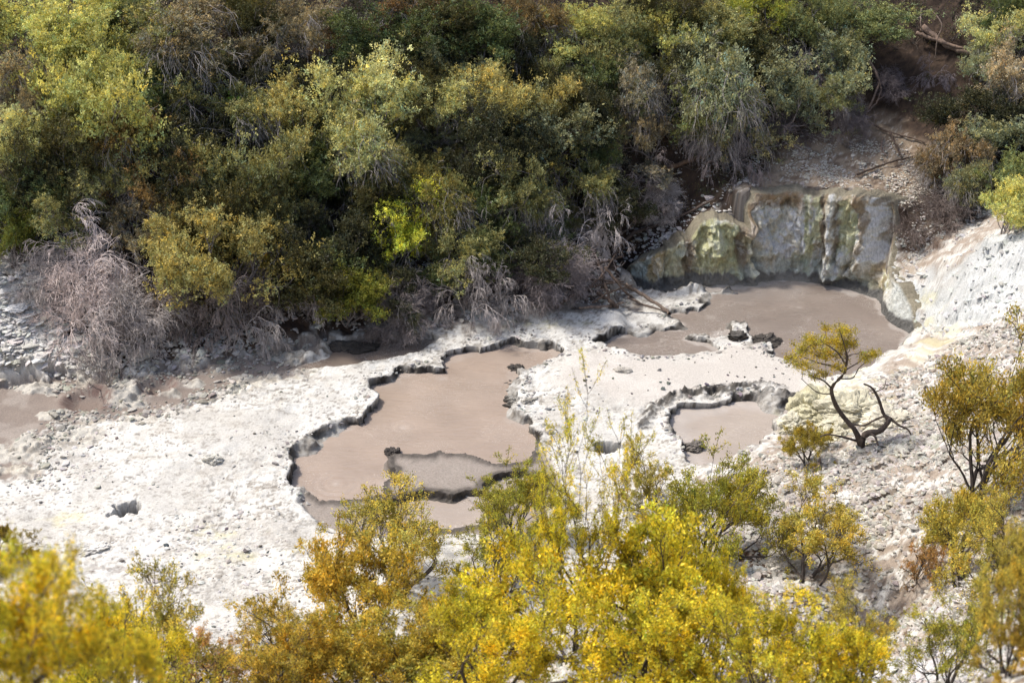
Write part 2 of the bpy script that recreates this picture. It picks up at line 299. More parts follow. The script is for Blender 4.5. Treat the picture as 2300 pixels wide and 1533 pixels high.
    c = mixc(c, pit*.8, (.15, .135, .115)); fl_ = sstep(.66, .74, vnoise(x*9, y*15, 201)*.7+vnoise(x*31, y*40, 202)*.3)*floor_*(1-m_grey)*sstep(-.15, .2, v+.15); c = mixc(c, fl_*.75, (.20, .175, .145)); c = mixc(c, sstep(.05, .3, fbm(x*2.2, y*3.4, 305, 5, .65)-.06)*floor_*(1-m_grey)*.4, (.42, .385, .335)); c = mixc(c, sstep(.1, .35, fbm(x*.5+3, y*.6, 301, 4))*floor_*.45, (.43, .41, .375))
    c = mixc(c, m_slope*sstep(-.35, .2, v2+v*.4)*.9, (.30, .24, .19))
    c = mixc(c, m_slope*sstep(.14, .02, gl2-gl1)*.65, (.25, .205, .165))
    c = mixc(c, m_wr*.8, (.53, .555, .56)); c = mixc(c, m_wr*sstep(.1, .0, r2-r1)*.7, (.25, .26, .26))
    for px, py, a, b in SULPH:
        q = ell(P, px, py, a, b)+n_b*.9+n_a*.6; c = mixc(c, sstep(1.15, .3, q)*.5*sstep(.3, .65, vnoise(x*4, y*4, 9)*.6+vnoise(x*15, y*15, 10)*.4), (.58, .54, .32))
    for px, py, a, b, k in LITTER:
        q = ell(P, px, py, a, b)+n_b*1.2; c = mixc(c, sstep(1.1, .5, q)*k*sstep(.25, .6, vnoise(x*12, y*12, 19)+.2), (.11, .065, .042))
    c = mixc(c, m_grey*.9, (.50, .465, .425)); c = mixc(c, m_grey*sstep(.1, .4, v)*.5, (.60, .57, .53))
    soil = np.array([.036, .024, .018])+np.array([.05, .032, .02])*np.clip(v2+.3, 0, 1)[:, None]  # brown litter soil, deepened to carry the shade under the trees
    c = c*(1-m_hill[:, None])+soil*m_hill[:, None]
    st = sdf(P, PG_SHELFTOP); m_st = sstep(.6, -.7, st+n_a*1.4+n_b*.5)
    c = mixc(c, m_st*.85, (.37, .29, .21)); c = mixc(c, m_st*sstep(.05, .3, v2)*.7, (.13, .085, .06)); c = mixc(c, m_st*sstep(.75, .9, v3)*.7, (.58, .55, .5))
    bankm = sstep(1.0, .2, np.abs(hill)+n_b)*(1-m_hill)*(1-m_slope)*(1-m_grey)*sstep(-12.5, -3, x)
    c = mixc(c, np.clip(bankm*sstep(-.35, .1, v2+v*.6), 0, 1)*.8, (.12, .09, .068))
    c = mixc(c, m_mud, (.225, .185, .158)); c = mixc(c, m_mud*sstep(0, .35, v)*.6, (.34, .30, .265))
    c = mixc(c, lump*.85, (.58, .54, .46)); c = mixc(c, lump*sstep(0, .2, v2)*.6, (.30, .26, .21))
    c = mixc(c, md*.9, (.50, .475, .42)); c = mixc(c, md*sstep(-.05, .2, n_b+crumb*.4)*.6, (.24, .21, .175))
    c = mixc(c, m_sh*.92, (.265, .225, .195))
    c = mixc(c, np.clip(wet-0, 0, 1), (.038, .032, .027)); c = mixc(c, wet*sstep(.0, .3, crumb+n_b*.4)*.55, (.17, .15, .125))
    grey_rim = sstep(.34, .05, near+n_b*.5)*floor_*(1-wet)
    c = mixc(c, grey_rim*sstep(-.1, .25, v2+n_c)*.6, (.20, .18, .155))
    c = mixc(c, np.clip(bead*1.5, 0, 1)*.8, (.07, .06, .052))
    c = mixc(c, np.clip(arcm*sstep(.2, .6, vnoise(x*14, y*14, 3)+.15), 0, 1)*.92, (.065, .058, .05)); c = mixc(c, np.clip(arcm2*sstep(.2, .6, vnoise(x*14, y*14, 8)+.1), 0, 1)*.9, (.07, .062, .055))
    c = mixc(c, cr*.75, (.14, .082, .07)); c = mixc(c, crin, (.20, .155, .13)); c = mixc(c, hole*.85, (.085, .07, .06))
    wetg = np.clip(wet*.8+m_mud*.45+crin+bead*.5, 0, 1)
    return z, c, wetg, hill, slope, near
ARC = poly([(1440,955),(1470,915),(1510,893),(1560,885),(1620,880),(1680,873),(1740,880),(1790,892),(1815,905)])
ARC2 = poly([(1500,890),(1560,876),(1640,868),(1700,862),(1760,868)])
ys = [1.2]
while ys[-1] < 85: ys.append(ys[-1]+min(max(.0017*ys[-1], .02), .4)*(1 if ys[-1] < 52 else 3))
ys = np.array(ys)
us = np.r_[np.linspace(-1.6, -.53, 40)[:-1], np.linspace(-.53, .53, 900), np.linspace(.53, 1.6, 40)[1:]]
ny, nx = len(ys), len(us)
GX = us[None, :]*(ys[:, None]+1.5); GY = np.repeat(ys[:, None], nx, 1)
GP = np.c_[GX.ravel(), GY.ravel()]
parts = [terrain(GP[i:i+300000]) for i in range(0, len(GP), 300000)]
GZ, GC, GW, GHILL, GSLOPE, GNEAR = [np.concatenate([p[i] for p in parts]) for i in range(6)]
TV = np.c_[GP, GZ]
ii = np.arange(ny*nx).reshape(ny, nx)
TF = np.stack([ii[:-1, :-1].ravel(), ii[:-1, 1:].ravel(), ii[1:, 1:].ravel(), ii[1:, :-1].ravel()], 1)
A = TV.reshape(ny, nx, 3); du = np.zeros_like(A); dv = np.zeros_like(A)
du[:, 1:-1] = A[:, 2:]-A[:, :-2]; du[:, 0] = A[:, 1]-A[:, 0]; du[:, -1] = A[:, -1]-A[:, -2]
dv[1:-1] = A[2:]-A[:-2]; dv[0] = A[1]-A[0]; dv[-1] = A[-1]-A[-2]
TN = np.cross(du, dv).reshape(-1, 3); TN /= np.linalg.norm(TN, axis=1)[:, None]
TX = A.copy()
def undercut():
    N = TN.reshape(ny, nx, 3); st = sstep(.75, .35, N[..., 2])*(GNEAR.reshape(ny, nx) < .12); h = np.hypot(N[..., 0], N[..., 1])+1e-6
    x, y, z = A[..., 0], A[..., 1], A[..., 2]
    d = .05*fbm(x*1.6+y*1.6, z*26, 88, 3)-.07*sstep(-.02, -.16, z)+.035*fbm(x*6+y*6, z*12, 89, 3)
    TX[..., 0] += N[..., 0]/h*d*st; TX[..., 1] += N[..., 1]/h*d*st
undercut(); TV = TX.reshape(-1, 3); A = TX
du[:, 1:-1] = A[:, 2:]-A[:, :-2]; dv[1:-1] = A[2:]-A[:-2]
TN = np.cross(du, dv).reshape(-1, 3); TN /= np.linalg.norm(TN, axis=1)[:, None]+1e-12
def ground_mat():
    k = NT('sinter ground'); col = k.attr('Col').outputs['Color']; wet = k.attr('wet').outputs['Fac']; p = k.pos()
    n1 = k.noise(26, 5, p, .65); n2 = k.noise(90, 3, p, .6)
    c = k.mix(1.0, col, k.mix(k.mr(n1, .3, .7), (.80, .79, .77), (1.12, 1.12, 1.12)), 'MULTIPLY')
    c = k.mix(k.mr(n2, .66, .74, 0, .5), c, k.mix(1.0, c, (.45, .42, .38), 'MULTIPLY'))
    k.l(c, k.p.inputs['Base Color'])
    k.l(k.math('SUBTRACT', .92, k.math('MULTIPLY', wet, .3)), k.p.inputs['Roughness']); k.p.inputs['Specular IOR Level'].default_value = .3
    k.bump(k.math('ADD', k.math('MULTIPLY', n1, .7), k.math('MULTIPLY', n2, .3)), .022, .7)
    return k.m
M_GROUND = ground_mat()
fc = TF[:, 0]
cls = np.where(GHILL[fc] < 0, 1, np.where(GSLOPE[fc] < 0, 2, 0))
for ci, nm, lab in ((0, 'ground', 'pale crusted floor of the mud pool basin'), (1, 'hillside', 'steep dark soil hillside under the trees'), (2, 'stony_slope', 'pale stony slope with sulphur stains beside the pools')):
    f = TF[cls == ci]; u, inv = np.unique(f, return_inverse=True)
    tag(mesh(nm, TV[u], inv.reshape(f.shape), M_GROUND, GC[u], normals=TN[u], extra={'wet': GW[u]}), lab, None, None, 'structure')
def ground_z(x, y): return terrain(np.array([[x, y]], float), False)[0]
# ------------------------------------------------------------------ mud pools
def mud_mat():
    k = NT('liquid mud'); col = k.attr('Col').outputs['Color']; p = k.pos(); pf = k.pos((1, 1.6, 1))
    n1 = k.noise(.9, 4, p); n2 = k.noise(34, 2, pf, .4); n3 = k.noise(3.0, 5, k.pos((1, 3.2, 1)))
    patch = k.mr(k.noise(.55, 2, p), .42, .62)
    c = k.mix(1.0, col, k.mix(k.mr(n1, .3, .7), (.92, .92, .92), (1.07, 1.07, 1.07)), 'MULTIPLY')
    spk = k.math('MULTIPLY', k.mr(n2, .64, .67), patch)
    c = k.mix(spk, c, (.60, .55, .50)); k.l(c, k.p.inputs['Base Color'])
    k.l(k.mr(k.noise(.7, 3, k.pos((1, 2, 1))), .35, .65, .16, .42), k.p.inputs['Roughness']); k.p.inputs['Specular IOR Level'].default_value = .5
    k.bump(k.math('ADD', k.math('MULTIPLY', n3, 1.0), k.math('MULTIPLY', spk, .3)), .035, .5)
    return k.m
M_MUD = mud_mat()
PINFO = {'main': ('large clover-shaped pool of pinkish brown mud', (.325, .255, .205)), 'lowa': ('small mud pool below the grey shelf, behind the yellow bushes', (.36, .30, .253)), 'lowb': ('tiny round mud pool at the right end of the grey shelf', (.31, .262, .225)), 'big': ('wide grey brown mud lake at the foot of the cliff', (.225, .185, .157)), 'small': ('small pale mud pool inside the dark ridged arc', (.36, .305, .258)), 'chan': ('shallow brown mud channel under the trees with a black crust ring', (.19, .15, .122))}
RINGS = [(905,960,.40),(755,1085,.85),(1795,690,.45),(1596,712,.25),(1660,905,.2),(993,850,.22)]
for nm, _, lv in POOLS:
    pg = PG[nm]; lo = pg.min(0)-.6; hi = pg.max(0)+.6; st = .035
    gx = np.arange(lo[0], hi[0], st); gy = np.arange(lo[1], hi[1], st); X, Y = np.meshgrid(gx, gy); P = np.c_[X.ravel(), Y.ravel()]
    s = sdf(P, pg); c = np.tile(np.array(PINFO[nm][1]), (len(P), 1)); n = fbm(P[:, 0]*2, P[:, 1]*2, 7, 3)
    edge = sstep(-.55 if nm == 'small' else -.16, -.12 if nm == 'small' else 0, s+n*.3)*(.6 if nm in ('small', 'lowa', 'lowb', 'big') else .25)
    c = c*(1-edge[:, None])+np.array([.42, .38, .345])*edge[:, None]
    i2 = np.arange(len(P)).reshape(X.shape); F = np.stack([i2[:-1, :-1].ravel(), i2[:-1, 1:].ravel(), i2[1:, 1:].ravel(), i2[1:, :-1].ravel()], 1)
    F = F[(s[F] < .5).all(1)]; u, inv = np.unique(F, return_inverse=True)
    zz = np.full(len(P), lv)
    for bx, by, br in RINGS:                       # rings spreading from bursting bubbles
        b_ = at_z(bx, by, lv); r_ = np.hypot(P[:, 0]-b_[0], P[:, 1]-b_[1]); zz = zz+.005*np.cos(r_*6.283/.22+1.5*vnoise(P[:, 0]*2, P[:, 1]*2, 5))*(.4+.9*vnoise(P[:, 0]*1.5, P[:, 1]*1.5, 9))*np.exp(-(r_/br)**2)
        f_ = np.exp(-((r_-br*.55)/.06)**2)*.08+np.exp(-(r_/.09)**2)*.4; c = c*(1-f_[:, None])+np.array([.46, .41, .37])*f_[:, None]
    V = np.c_[P, zz]
    tag(mesh('mud_pool', V[u], inv.reshape(F.shape), M_MUD, c[u]), PINFO[nm][0], None, None, 'structure')
# ------------------------------------------------------------------ cliff
def cliff():
    seg = np.linalg.norm(np.diff(CF[:, :2], axis=0), axis=1); L = np.r_[0, np.cumsum(seg)]; S = np.arange(0, L[-1], .025); nt_ = 150
    def itp(Q): return np.stack([np.interp(S, L, Q[:, k]) for k in range(3)], 1)
    ker = np.hanning(17); ker /= ker.sum()
    def sm(Q): return np.stack([np.convolve(np.pad(Q[:, k], 8, 'edge'), ker, 'valid') for k in range(3)], 1)
    f = sm(itp(CF)); t = itp(CT); t[:, 2] += .20*fbm(S*1.6, S*0, 3, 5, .65)
    T = np.linspace(-.12, 1.0, nt_); SS, TT = np.meshgrid(S, T, indexing='ij')
    base = f[:, None]*(1-TT[..., None])+t[:, None]*TT[..., None]
    tang = np.gradient(f[:, :2], axis=0); tang /= np.linalg.norm(tang, axis=1)[:, None]; nrm = np.c_[tang[:, 1], -tang[:, 0]]
    if nrm[:, 1].mean() > 0: nrm = -nrm
    z = base[..., 2]; hgt = (t-f)[:, 2]
    wx, wz = fbm(SS*1.1, z*1.1, 5, 3), fbm(SS*1.1+9, z*1.1, 6, 3)
    gul = ridge(SS*.6+wx*.5, z*.12+3, 31, 2)
    slab1, slab2, sid = worley(SS*1.0+wx*.35, z*.38+wz*.2+SS*.10, 12)
    b1, b2, bid = worley(SS*2.6+wx*.6, z*1.1+wz*.5+SS*.4, 17); e1, e2, eid = worley(SS*7+wx, z*5+wz+SS, 18)
    h2_ = (sid*37.7) % 1.0; h3_ = (bid*53.3) % 1.0
    fine = fbm(SS*7, z*5, 15, 4)
    amp = np.clip(hgt/1.5, .2, 1)[:, None]*np.clip((1-TT)*8, 0, 1)
    dsp = amp*((gul-.6)*.35+(sid-.5)*.40*sstep(0, .3, slab2-slab1)+(bid-.5)*.18*sstep(0, .10, b2-b1)+(eid-.5)*.06+fine*.15+.30*fbm(SS*1.5, z*1.1, 181, 5, .55)-.03*sstep(.05, 0, slab2-slab1))
    amp2 = 1-.55*sstep(.74, .84, SS/L[-1]); dsp = dsp*amp2
    Sx = np.interp(SS, L, CLF[:, 0])+18*fbm(SS*1.1, z*1.3, 191, 4, .6)+5*fbm(SS*6, z*4, 192, 3); Tz = TT+.10*fbm(SS*2.2, z*2, 193, 4, .6)
    def patch(px, w, t0, t1, soft=.25): return sstep(w*(1+soft), w*(1-soft), np.abs(Sx-px))*sstep(t0-.03, t0+.03, Tz)*sstep(t1+.03, t1-.03, Tz)
    for px, w, t0, t1, d in [(1700,8,-.2,1.2,-.40),(1852,17,.1,.85,.34),(1838,4,.2,1.1,-.14),(1868,4,.15,.9,-.16),(1858,20,.10,.36,.26),(1590,34,-.2,1.1,.12),(1545,6,-.2,1.1,-.14),(1640,24,.0,.9,.10),(1668,10,.1,1.1,-.16),(1775,30,.35,.8,.10),(1885,14,.4,.97,-.12),(1912,6,.2,1.1,.12),(1800,4,.1,1.0,-.10),(1475,12,-.1,1.1,-.08)]:
        dsp = dsp+.7*d*patch(px, w, t0, t1, .6)*np.clip(hgt/1.5, .2, 1)[:, None]
    dsp = dsp+.12*sstep(.90, .96, TT+.02*fbm(SS*5, z*0, 3, 3))*np.clip(hgt/1.5, .2, 1)[:, None]
    toe = sstep(.14, .0, TT); dsp = dsp*(1-toe)+(.06+.03*fbm(SS*3, z*14, 4, 3))*toe
    P = base.copy(); P[..., 0] += nrm[:, 0][:, None]*dsp; P[..., 1] += nrm[:, 1][:, None]*dsp
    def mixc(c, m, k): return c*(1-m[..., None])+np.array(k)*m[..., None]
    str1 = fbm(SS*2.4+fbm(SS, z, 2, 2)*.3, z*.28, 71, 4); str2 = fbm(SS*7, z*.5, 73, 3); blot = fbm(SS*.8, z*.9, 75, 4); bl2 = fbm(SS*3, z*3, 79, 4)
    c = np.zeros(P.shape)+np.array([.56, .54, .40])
    c = mixc(c, sstep(-.05, .35, blot), (.43, .45, .235))
    c = mixc(c, sstep(.08, .22, str1)*.85, (.74, .73, .67))
    c = mixc(c, sstep(.1, .4, bl2+blot*.4)*.75, (.72, .72, .68))
    topd = sstep(.55, .98, TT+str1*.35+str2*.25)
    c = mixc(c, topd*.8, (.20, .145, .095))
    c = mixc(c, sstep(.13, .24, -str1+str2*.4)*.85, (.19, .135, .08))
    gap = np.maximum(sstep(.07, .02, slab2-slab1), .7*sstep(.05, .01, b2-b1)); c = mixc(c, (sid > .62)*.45, (.60, .61, .57)); c = mixc(c, (bid > .8)*.35, (.66, .66, .62)); c = mixc(c, (bid < .16)*.35, (.30, .25, .15)); c = mixc(c, gap*.22, (.16, .12, .08)); mt = fbm(SS*5+wx*2, z*4, 171, 5, .65); c = mixc(c, sstep(.08, .3, mt)*.55, (.72, .71, .66)); c = mixc(c, sstep(.08, .3, -mt)*.55, (.27, .22, .13)); c = mixc(c, sstep(.12, .3, fbm(SS*1.6, z*1.3, 175, 4))*.5, (.36, .25, .12))
    c = mixc(c, sstep(.55, .38, gul)*.6, (.17, .145, .10))
    for px, w, t0, t1, k_ in [(1440,20,-.2,1,(.33,.40,.39)),(1475,15,-.1,1.1,(.46,.36,.19)),(1520,22,-.1,1.1,(.52,.50,.33)),(1545,7,-.2,1.1,(.17,.12,.07)),(1592,34,-.1,1.1,(.47,.47,.25)),(1640,24,.0,1.,(.42,.43,.23)),(1670,12,.0,1.1,(.17,.13,.085)),(1690,8,0,.9,(.45,.42,.27)),(1700,6,-.2,1.2,(.06,.05,.04)),(1730,30,.30,.85,(.68,.66,.56)),(1740,60,.86,1.2,(.24,.165,.10)),(1775,25,.35,.82,(.72,.71,.64)),(1803,8,.1,1.1,(.46,.47,.27)),(1825,9,.5,1.1,(.50,.51,.31)),(1838,5,.2,1.1,(.15,.105,.06)),(1852,10,.45,.95,(.64,.62,.54)),(1868,5,.15,.9,(.13,.10,.065)),(1886,15,.42,.97,(.50,.51,.29)),(1912,8,.25,1.1,(.20,.135,.075)),(1930,10,.35,.92,(.76,.76,.72)),(1942,5,.2,1.1,(.17,.125,.08)),(1858,19,.10,.35,(.78,.78,.75))]:
        c = mixc(c, patch(px, w, t0, t1)*.78, k_)
    c = mixc(c, sstep(.06, .26, -mt)*.35, (.25, .20, .12)); c = mixc(c, sstep(.12, .3, mt)*.3, (.74, .73, .68))
    blue = sstep(.42, .16, TT+blot*.25+str2*.12)*np.clip(hgt/2.0, 0, 1)[:, None]; c = mixc(c, blue*.55, (.30, .37, .35))
    rightw = sstep(.78, .9, SS/L[-1]); c = mixc(c, rightw*(1-toe)*.75, (.52, .54, .52)); c = mixc(c, rightw*sstep(.0, .3, str1)*.4, (.30, .33, .32))
    c = mixc(c, sstep(.34, .22, z+.28+fbm(SS*1.2, SS*0, 8, 3)*.2+.05*str2), (.105, .102, .095))
    c = np.clip(c*1.5, 0, .84)
    n0, n1 = SS.shape; i2 = np.arange(n0*n1).reshape(n0, n1)
    # lip: three more rows running back into the ground above
    F = np.stack([i2[:-1, :-1].ravel(), i2[1:, :-1].ravel(), i2[1:, 1:].ravel(), i2[:-1, 1:].ravel()], 1)
    V = P.reshape(-1, 3); C = c.reshape(-1, 3); prev = i2[:, -1]
    for b, dz in ((.10, .035), (.3, .03), (.7, .02), (1.0, -.3)):
        q = P[:, -1].copy(); q[:, 0] -= nrm[:, 0]*b; q[:, 1] -= nrm[:, 1]*b; q[:, 2] += dz+.03*fbm(S*6, S*0+b, 4, 3)
        new = np.arange(len(S))+len(V); V = np.r_[V, q]; C = np.r_[C, np.tile([.34, .30, .22], (len(S), 1))*(1+.5*fbm(S*5, S*0, 3, 3))[:, None]]
        F = np.r_[F, np.stack([prev[:-1], prev[1:], new[1:], new[:-1]], 1)]; prev = new
    k = NT('cliff rock'); col = k.attr('Col').outputs['Color']; p = k.pos((1, 1, .45)); n = k.noise(14, 6, p, .7); nn = k.noise(60, 3, k.pos())
    k.l(k.mix(1.0, col, k.mix(k.mr(n, .3, .7), (.72, .72, .70), (1.2, 1.2, 1.2)), 'MULTIPLY'), k.p.inputs['Base Color']); k.p.inputs['Roughness'].default_value = .85
    k.bump(k.math('ADD', n, k.math('MULTIPLY', nn, .35)), .13, 1.0)
    tag(mesh('cliff', V, F, k.m, C), 'streaked greenish cream cliff curving round the mud lake', None, None, 'structure')
cliff()
#VEG
# ------------------------------------------------------------------ tubes, leaves
def tubes(PL, RA, S):
    """PL (N,K,3) polylines, RA (N,K) radii -> verts, quads"""
    PL = np.asarray(PL, float); RA = np.asarray(RA, float); N, K, _ = PL.shape
    t = np.gradient(PL, axis=1); t /= np.linalg.norm(t, axis=2, keepdims=True)+1e-9
    ref = np.where(np.abs(t[..., 2:3]) < .9, np.array([0, 0, 1.]), np.array([1., 0, 0])); u = np.cross(t, ref); u /= np.linalg.norm(u, axis=2, keepdims=True)+1e-9; v = np.cross(t, u)
    a = np.arange(S)*2*math.pi/S
    V = PL[:, :, None]+RA[:, :, None, None]*(u[:, :, None]*np.cos(a)[:, None]+v[:, :, None]*np.sin(a)[:, None])
    i = np.arange(N*K*S).reshape(N, K, S); j = np.roll(i, -1, 2)
    F = np.stack([i[:, :-1].ravel(), j[:, :-1].ravel(), j[:, 1:].ravel(), i[:, 1:].ravel()], 1)
    return V.reshape(-1, 3), F
def grow(rng, base, d, L, r, depth, nch, ratio, spread, up, wig, out, lvl=0, K=6):
    up0 = up; up = .25 if (up < -.8 and lvl == 0) else up
    p = np.array(base, float); d = d/np.linalg.norm(d); pts = [p.copy()]; dirs = [d]
    for i in range(K-1):
        d = d+rng.normal(0, wig, 3)+np.array([0, 0, up])/(K-1); d /= np.linalg.norm(d); p = p+d*L/(K-1); pts.append(p.copy()); dirs.append(d)
    last = depth == 0; out.append((np.array(pts), r, r*(.35 if last else .62), lvl, last))
    if last: return
    n = rng.integers(nch[0], nch[1]+1)
    for c in range(n):
        k = K-1 if c == 0 else int(rng.integers(2, K)); ax = rng.normal(0, 1, 3); ax -= ax@dirs[k]*dirs[k]; ax /= np.linalg.norm(ax)
        an = R(rng.uniform(*spread))*(.55 if c == 0 else 1); nd = dirs[k]*math.cos(an)+ax*math.sin(an)
        grow(rng, pts[k], nd, L*ratio*rng.uniform(.75, 1.2), r*(.62 if c == 0 else .5), depth-1, nch, ratio, spread, up0, wig, out, lvl+1, K)
def plant(seed, stems, lean, L, r, depth, nch=(2, 3), ratio=.75, spread=(22, 50), up=.25, wig=.15):
    rng = np.random.default_rng(seed); out = []; a0 = rng.uniform(0, 6.28)
    for s in range(stems):
        a = a0+s*6.283/stems+rng.uniform(-.4, .4); le = R(rng.uniform(*lean))
        grow(rng, (.05*math.cos(a), .05*math.sin(a), -.15), np.array([math.cos(a)*math.sin(le), math.sin(a)*math.sin(le), math.cos(le)]), L*rng.uniform(.8, 1.2), r*rng.uniform(.7, 1.1), depth, nch, ratio, spread, up, wig, out)
    return out, rng
def wood_arrays(out, thin_sides=3, rmin=.004):
    Vs, Fs, n = [], [], 0
    for lo, S in ((True, 6), (False, thin_sides)):
        sel = [o for o in out if (o[3] <= 1) == lo]
        if not sel: continue
        K = len(sel[0][0]); rr = np.array([np.linspace(max(o[1], rmin), max(o[2], rmin*.7), K) for o in sel])
        V, F = tubes(np.array([o[0] for o in sel]), rr, S); Vs.append(V); Fs.append(F+n); n += len(V)
    return np.concatenate(Vs), np.concatenate(Fs)
def leaf_arrays(rng, C, O, size, wid, upb=.5, col_var=.25, vary=None):
    """one folded diamond per leaf: centres C, outward directions O"""
    n = len(C); ax = O*.7+rng.normal(0, .75, (n, 3))+np.array([0, 0, upb]); ax /= np.linalg.norm(ax, axis=1)[:, None]
    sd = np.cross(ax, rng.normal(0, 1, (n, 3))); sd /= np.linalg.norm(sd, axis=1)[:, None]+1e-9
    l = size*rng.uniform(.6, 1.3, n)[:, None]; w = l*wid
    V = np.stack([C-ax*l*.5, C+sd*w*.5, C+ax*l*.5, C-sd*w*.5], 1)
    F = np.arange(n*4).reshape(n, 4)
    return V.reshape(-1, 3), F
def bark_mat(name, c, rough=.85):
    k = NT(name); n = k.noise(18, 4, k.pos((1, 1, .4))); oi = k.n('ObjectInfo')
    cc = k.mix(1.0, oi.outputs['Color'], k.mix(k.mr(n, .3, .7), tuple(x*.6 for x in c), tuple(x*1.3 for x in c)), 'MULTIPLY')
    k.l(cc, k.p.inputs['Base Color']); k.p.inputs['Roughness'].default_value = rough; return k.m
def leaf_mat(name, trans=.35):
    k = NT(name); oi = k.n('ObjectInfo'); c = k.mix(1.0, k.attr('Col').outputs['Color'], oi.outputs['Color'], 'MULTIPLY')
    k.l(c, k.p.inputs['Base Color']); k.p.inputs['Roughness'].default_value = .55; k.p.inputs['Specular IOR Level'].default_value = .3
    t = k.n('BsdfTranslucent'); k.l(k.mix(1.0, c, (1.1, 1.07, .8), 'MULTIPLY'), t.inputs[0]); ms = k.n('MixShader'); ms.inputs[0].default_value = trans
    k.l(k.p.outputs[0], ms.inputs[1]); k.l(t.outputs[0], ms.inputs[2]); k.l(ms.outputs[0], k.out.inputs[0]); return k.m
M_LEAF = leaf_mat('small leaves', .32); M_FLEAF = leaf_mat('yellow leaves', .42)
M_GREYBARK = bark_mat('weathered grey bark', (.235, .205, .195)); M_DARKBARK = bark_mat('dark bark', (.075, .06, .052)); M_DEAD = bark_mat('dead twigs', (.315, .285, .27))
M_LOG = bark_mat('fallen wood', (.15, .115, .092))
PROTO = {}
def store(key, **me): PROTO[key] = me
def raw_mesh(name, V, F, mat, col=None):
    o = mesh(name, V, F, mat, col, smooth=False); me = o.data; bpy.data.objects.remove(o); return me
def tints(rng, n_sprig, idx, warm):
    """sprig colours: brightness and hue differ from sprig to sprig"""
    b = rng.normal(1, .36, n_sprig).clip(.3, 2.1); h = rng.normal(0, .15, n_sprig)
    c = np.stack([b*(1+h+warm*.16), b*(1+.3*h+warm*.06), b*(1-.8*h)], 1)
    return c[idx].clip(.2, 2.5)
def hill_proto(key, seed, stems=4, lean=(12, 48), L=1.15, depth=3, puff=.30, per=150, leaf=.070, dead=0, nch=(3, 4), up=.3, hgt=1.0):
    out, rng = plant(seed, stems, lean, L, .055, depth, nch, .66, (22, 58), up, .14)
    tips = np.array([o[0][-1] for o in out if o[4]]); top = tips[:, 2].max(); cen = tips.mean(0)
    od = tips-(cen-np.array([0, 0, .6])); od /= np.linalg.norm(od, axis=1)[:, None]
    keep = (tips[:, 2] > top*.30) | (rng.random(len(tips)) < .35); tips, od = tips[keep], od[keep]
    npf = len(tips); prs = puff*rng.uniform(.6, 1.4, npf)
    spp = 17; ns = npf*spp                                     # sprigs on every puff, leaves on every sprig
    sd = rng.normal(0, 1, (ns, 3)); sd /= np.linalg.norm(sd, axis=1)[:, None]; pi = np.repeat(np.arange(npf), spp)
    sd = sd+od[pi]*.55+np.array([0, 0, .25]); sd /= np.linalg.norm(sd, axis=1)[:, None]
    sc = tips[pi]+sd*(prs[pi]*rng.uniform(.35, 1.1, ns))[:, None]*np.array([1., 1., .75])+od[pi]*(prs[pi]*rng.normal(.15, .6, ns))[:, None]
    lp = max(1, per//spp); si = np.repeat(np.arange(ns), lp)
    C = sc[si]+rng.normal(0, .036, (ns*lp, 3))+sd[si]*rng.uniform(-.03, .10, ns*lp)[:, None]
    V, F = leaf_arrays(rng, C, sd[si], leaf, .5)
    warm = np.clip((sc[:, 2]-cen[2])/(top-cen[2]+.01), 0, 1)*rng.uniform(0, 1, ns)
    col = np.repeat(tints(rng, ns, si, warm), 4, 0)
    crown = raw_mesh('crown', V, F, M_LEAF, col)
    tv, tf = wood_arrays([o for o in out if o[3] <= 3], 3, .007); trunk = raw_mesh('trunk', tv, tf, M_GREYBARK)
    dm = None
    if dead:
        dout = []
        for i in range(dead):
            o = out[rng.integers(0, len(out))]; p = o[0][rng.integers(2, 6)]
            if p[2] < .5: continue
            d = np.array([p[0], p[1], 0])*.8+rng.normal(0, .35, 3)+np.array([0, 0, .1])
            grow(rng, p, d, .5, .010, 2, (2, 3), .8, (15, 45), -.75, .16, dout)
        dv, df = wood_arrays([(o[0], o[1], o[2], 5, 0) for o in dout], 3, .0045); dm = raw_mesh('dead_twigs', dv, df, M_DEAD)  # bare dead twigs hanging from the branches, no leaves
    lo, hi = np.percentile(V, 3, 0), np.percentile(V, 97, 0)
    store(key, crown=crown, trunk=trunk, dead=dm, rc=(hi[0]-lo[0]+hi[1]-lo[1])/4, hc=(lo[2]+hi[2])/2, top=hi[2], cx=(hi[0]+lo[0])/2, cy=(hi[1]+lo[1])/2)
def dead_proto(key, seed, stems, lean, L, depth, up, spread=(15, 45), nch=(3, 4), wig=.14, r=.04, rmin=.0055, ratio=.72):
    out, rng = plant(seed, stems, lean, L, r, depth, nch, ratio, spread, up, wig)
    V, F = wood_arrays(out, 3, rmin); lo, hi = np.percentile(V, 2, 0), np.percentile(V, 98, 0)
    big = [o for o in out if o[3] <= 1]; fine = [o for o in out if o[3] > 1]
    v1, f1 = wood_arrays(big, 3, rmin); v2, f2 = wood_arrays(fine, 3, rmin)
    store(key, trunk=raw_mesh('trunk', v1, f1, M_DEAD), twigs=raw_mesh('twigs', v2, f2, M_DEAD), rc=(hi[0]-lo[0]+hi[1]-lo[1])/4, hc=(max(lo[2], 0)+hi[2])/2, top=hi[2], cx=(hi[0]+lo[0])/2, cy=(hi[1]+lo[1])/2)
for i in range(5): hill_proto('dense%d' % i, 100+i, stems=4+i % 2, per=187, puff=.30)
for i in range(4): hill_proto('droop%d' % i, 200+i, stems=5, lean=(18, 55), per=190, puff=.26, dead=150, up=.15)
for i in range(3): hill_proto('airy%d' % i, 300+i, stems=3, lean=(8, 34), L=1.3, per=140, puff=.23, up=.45, dead=30)
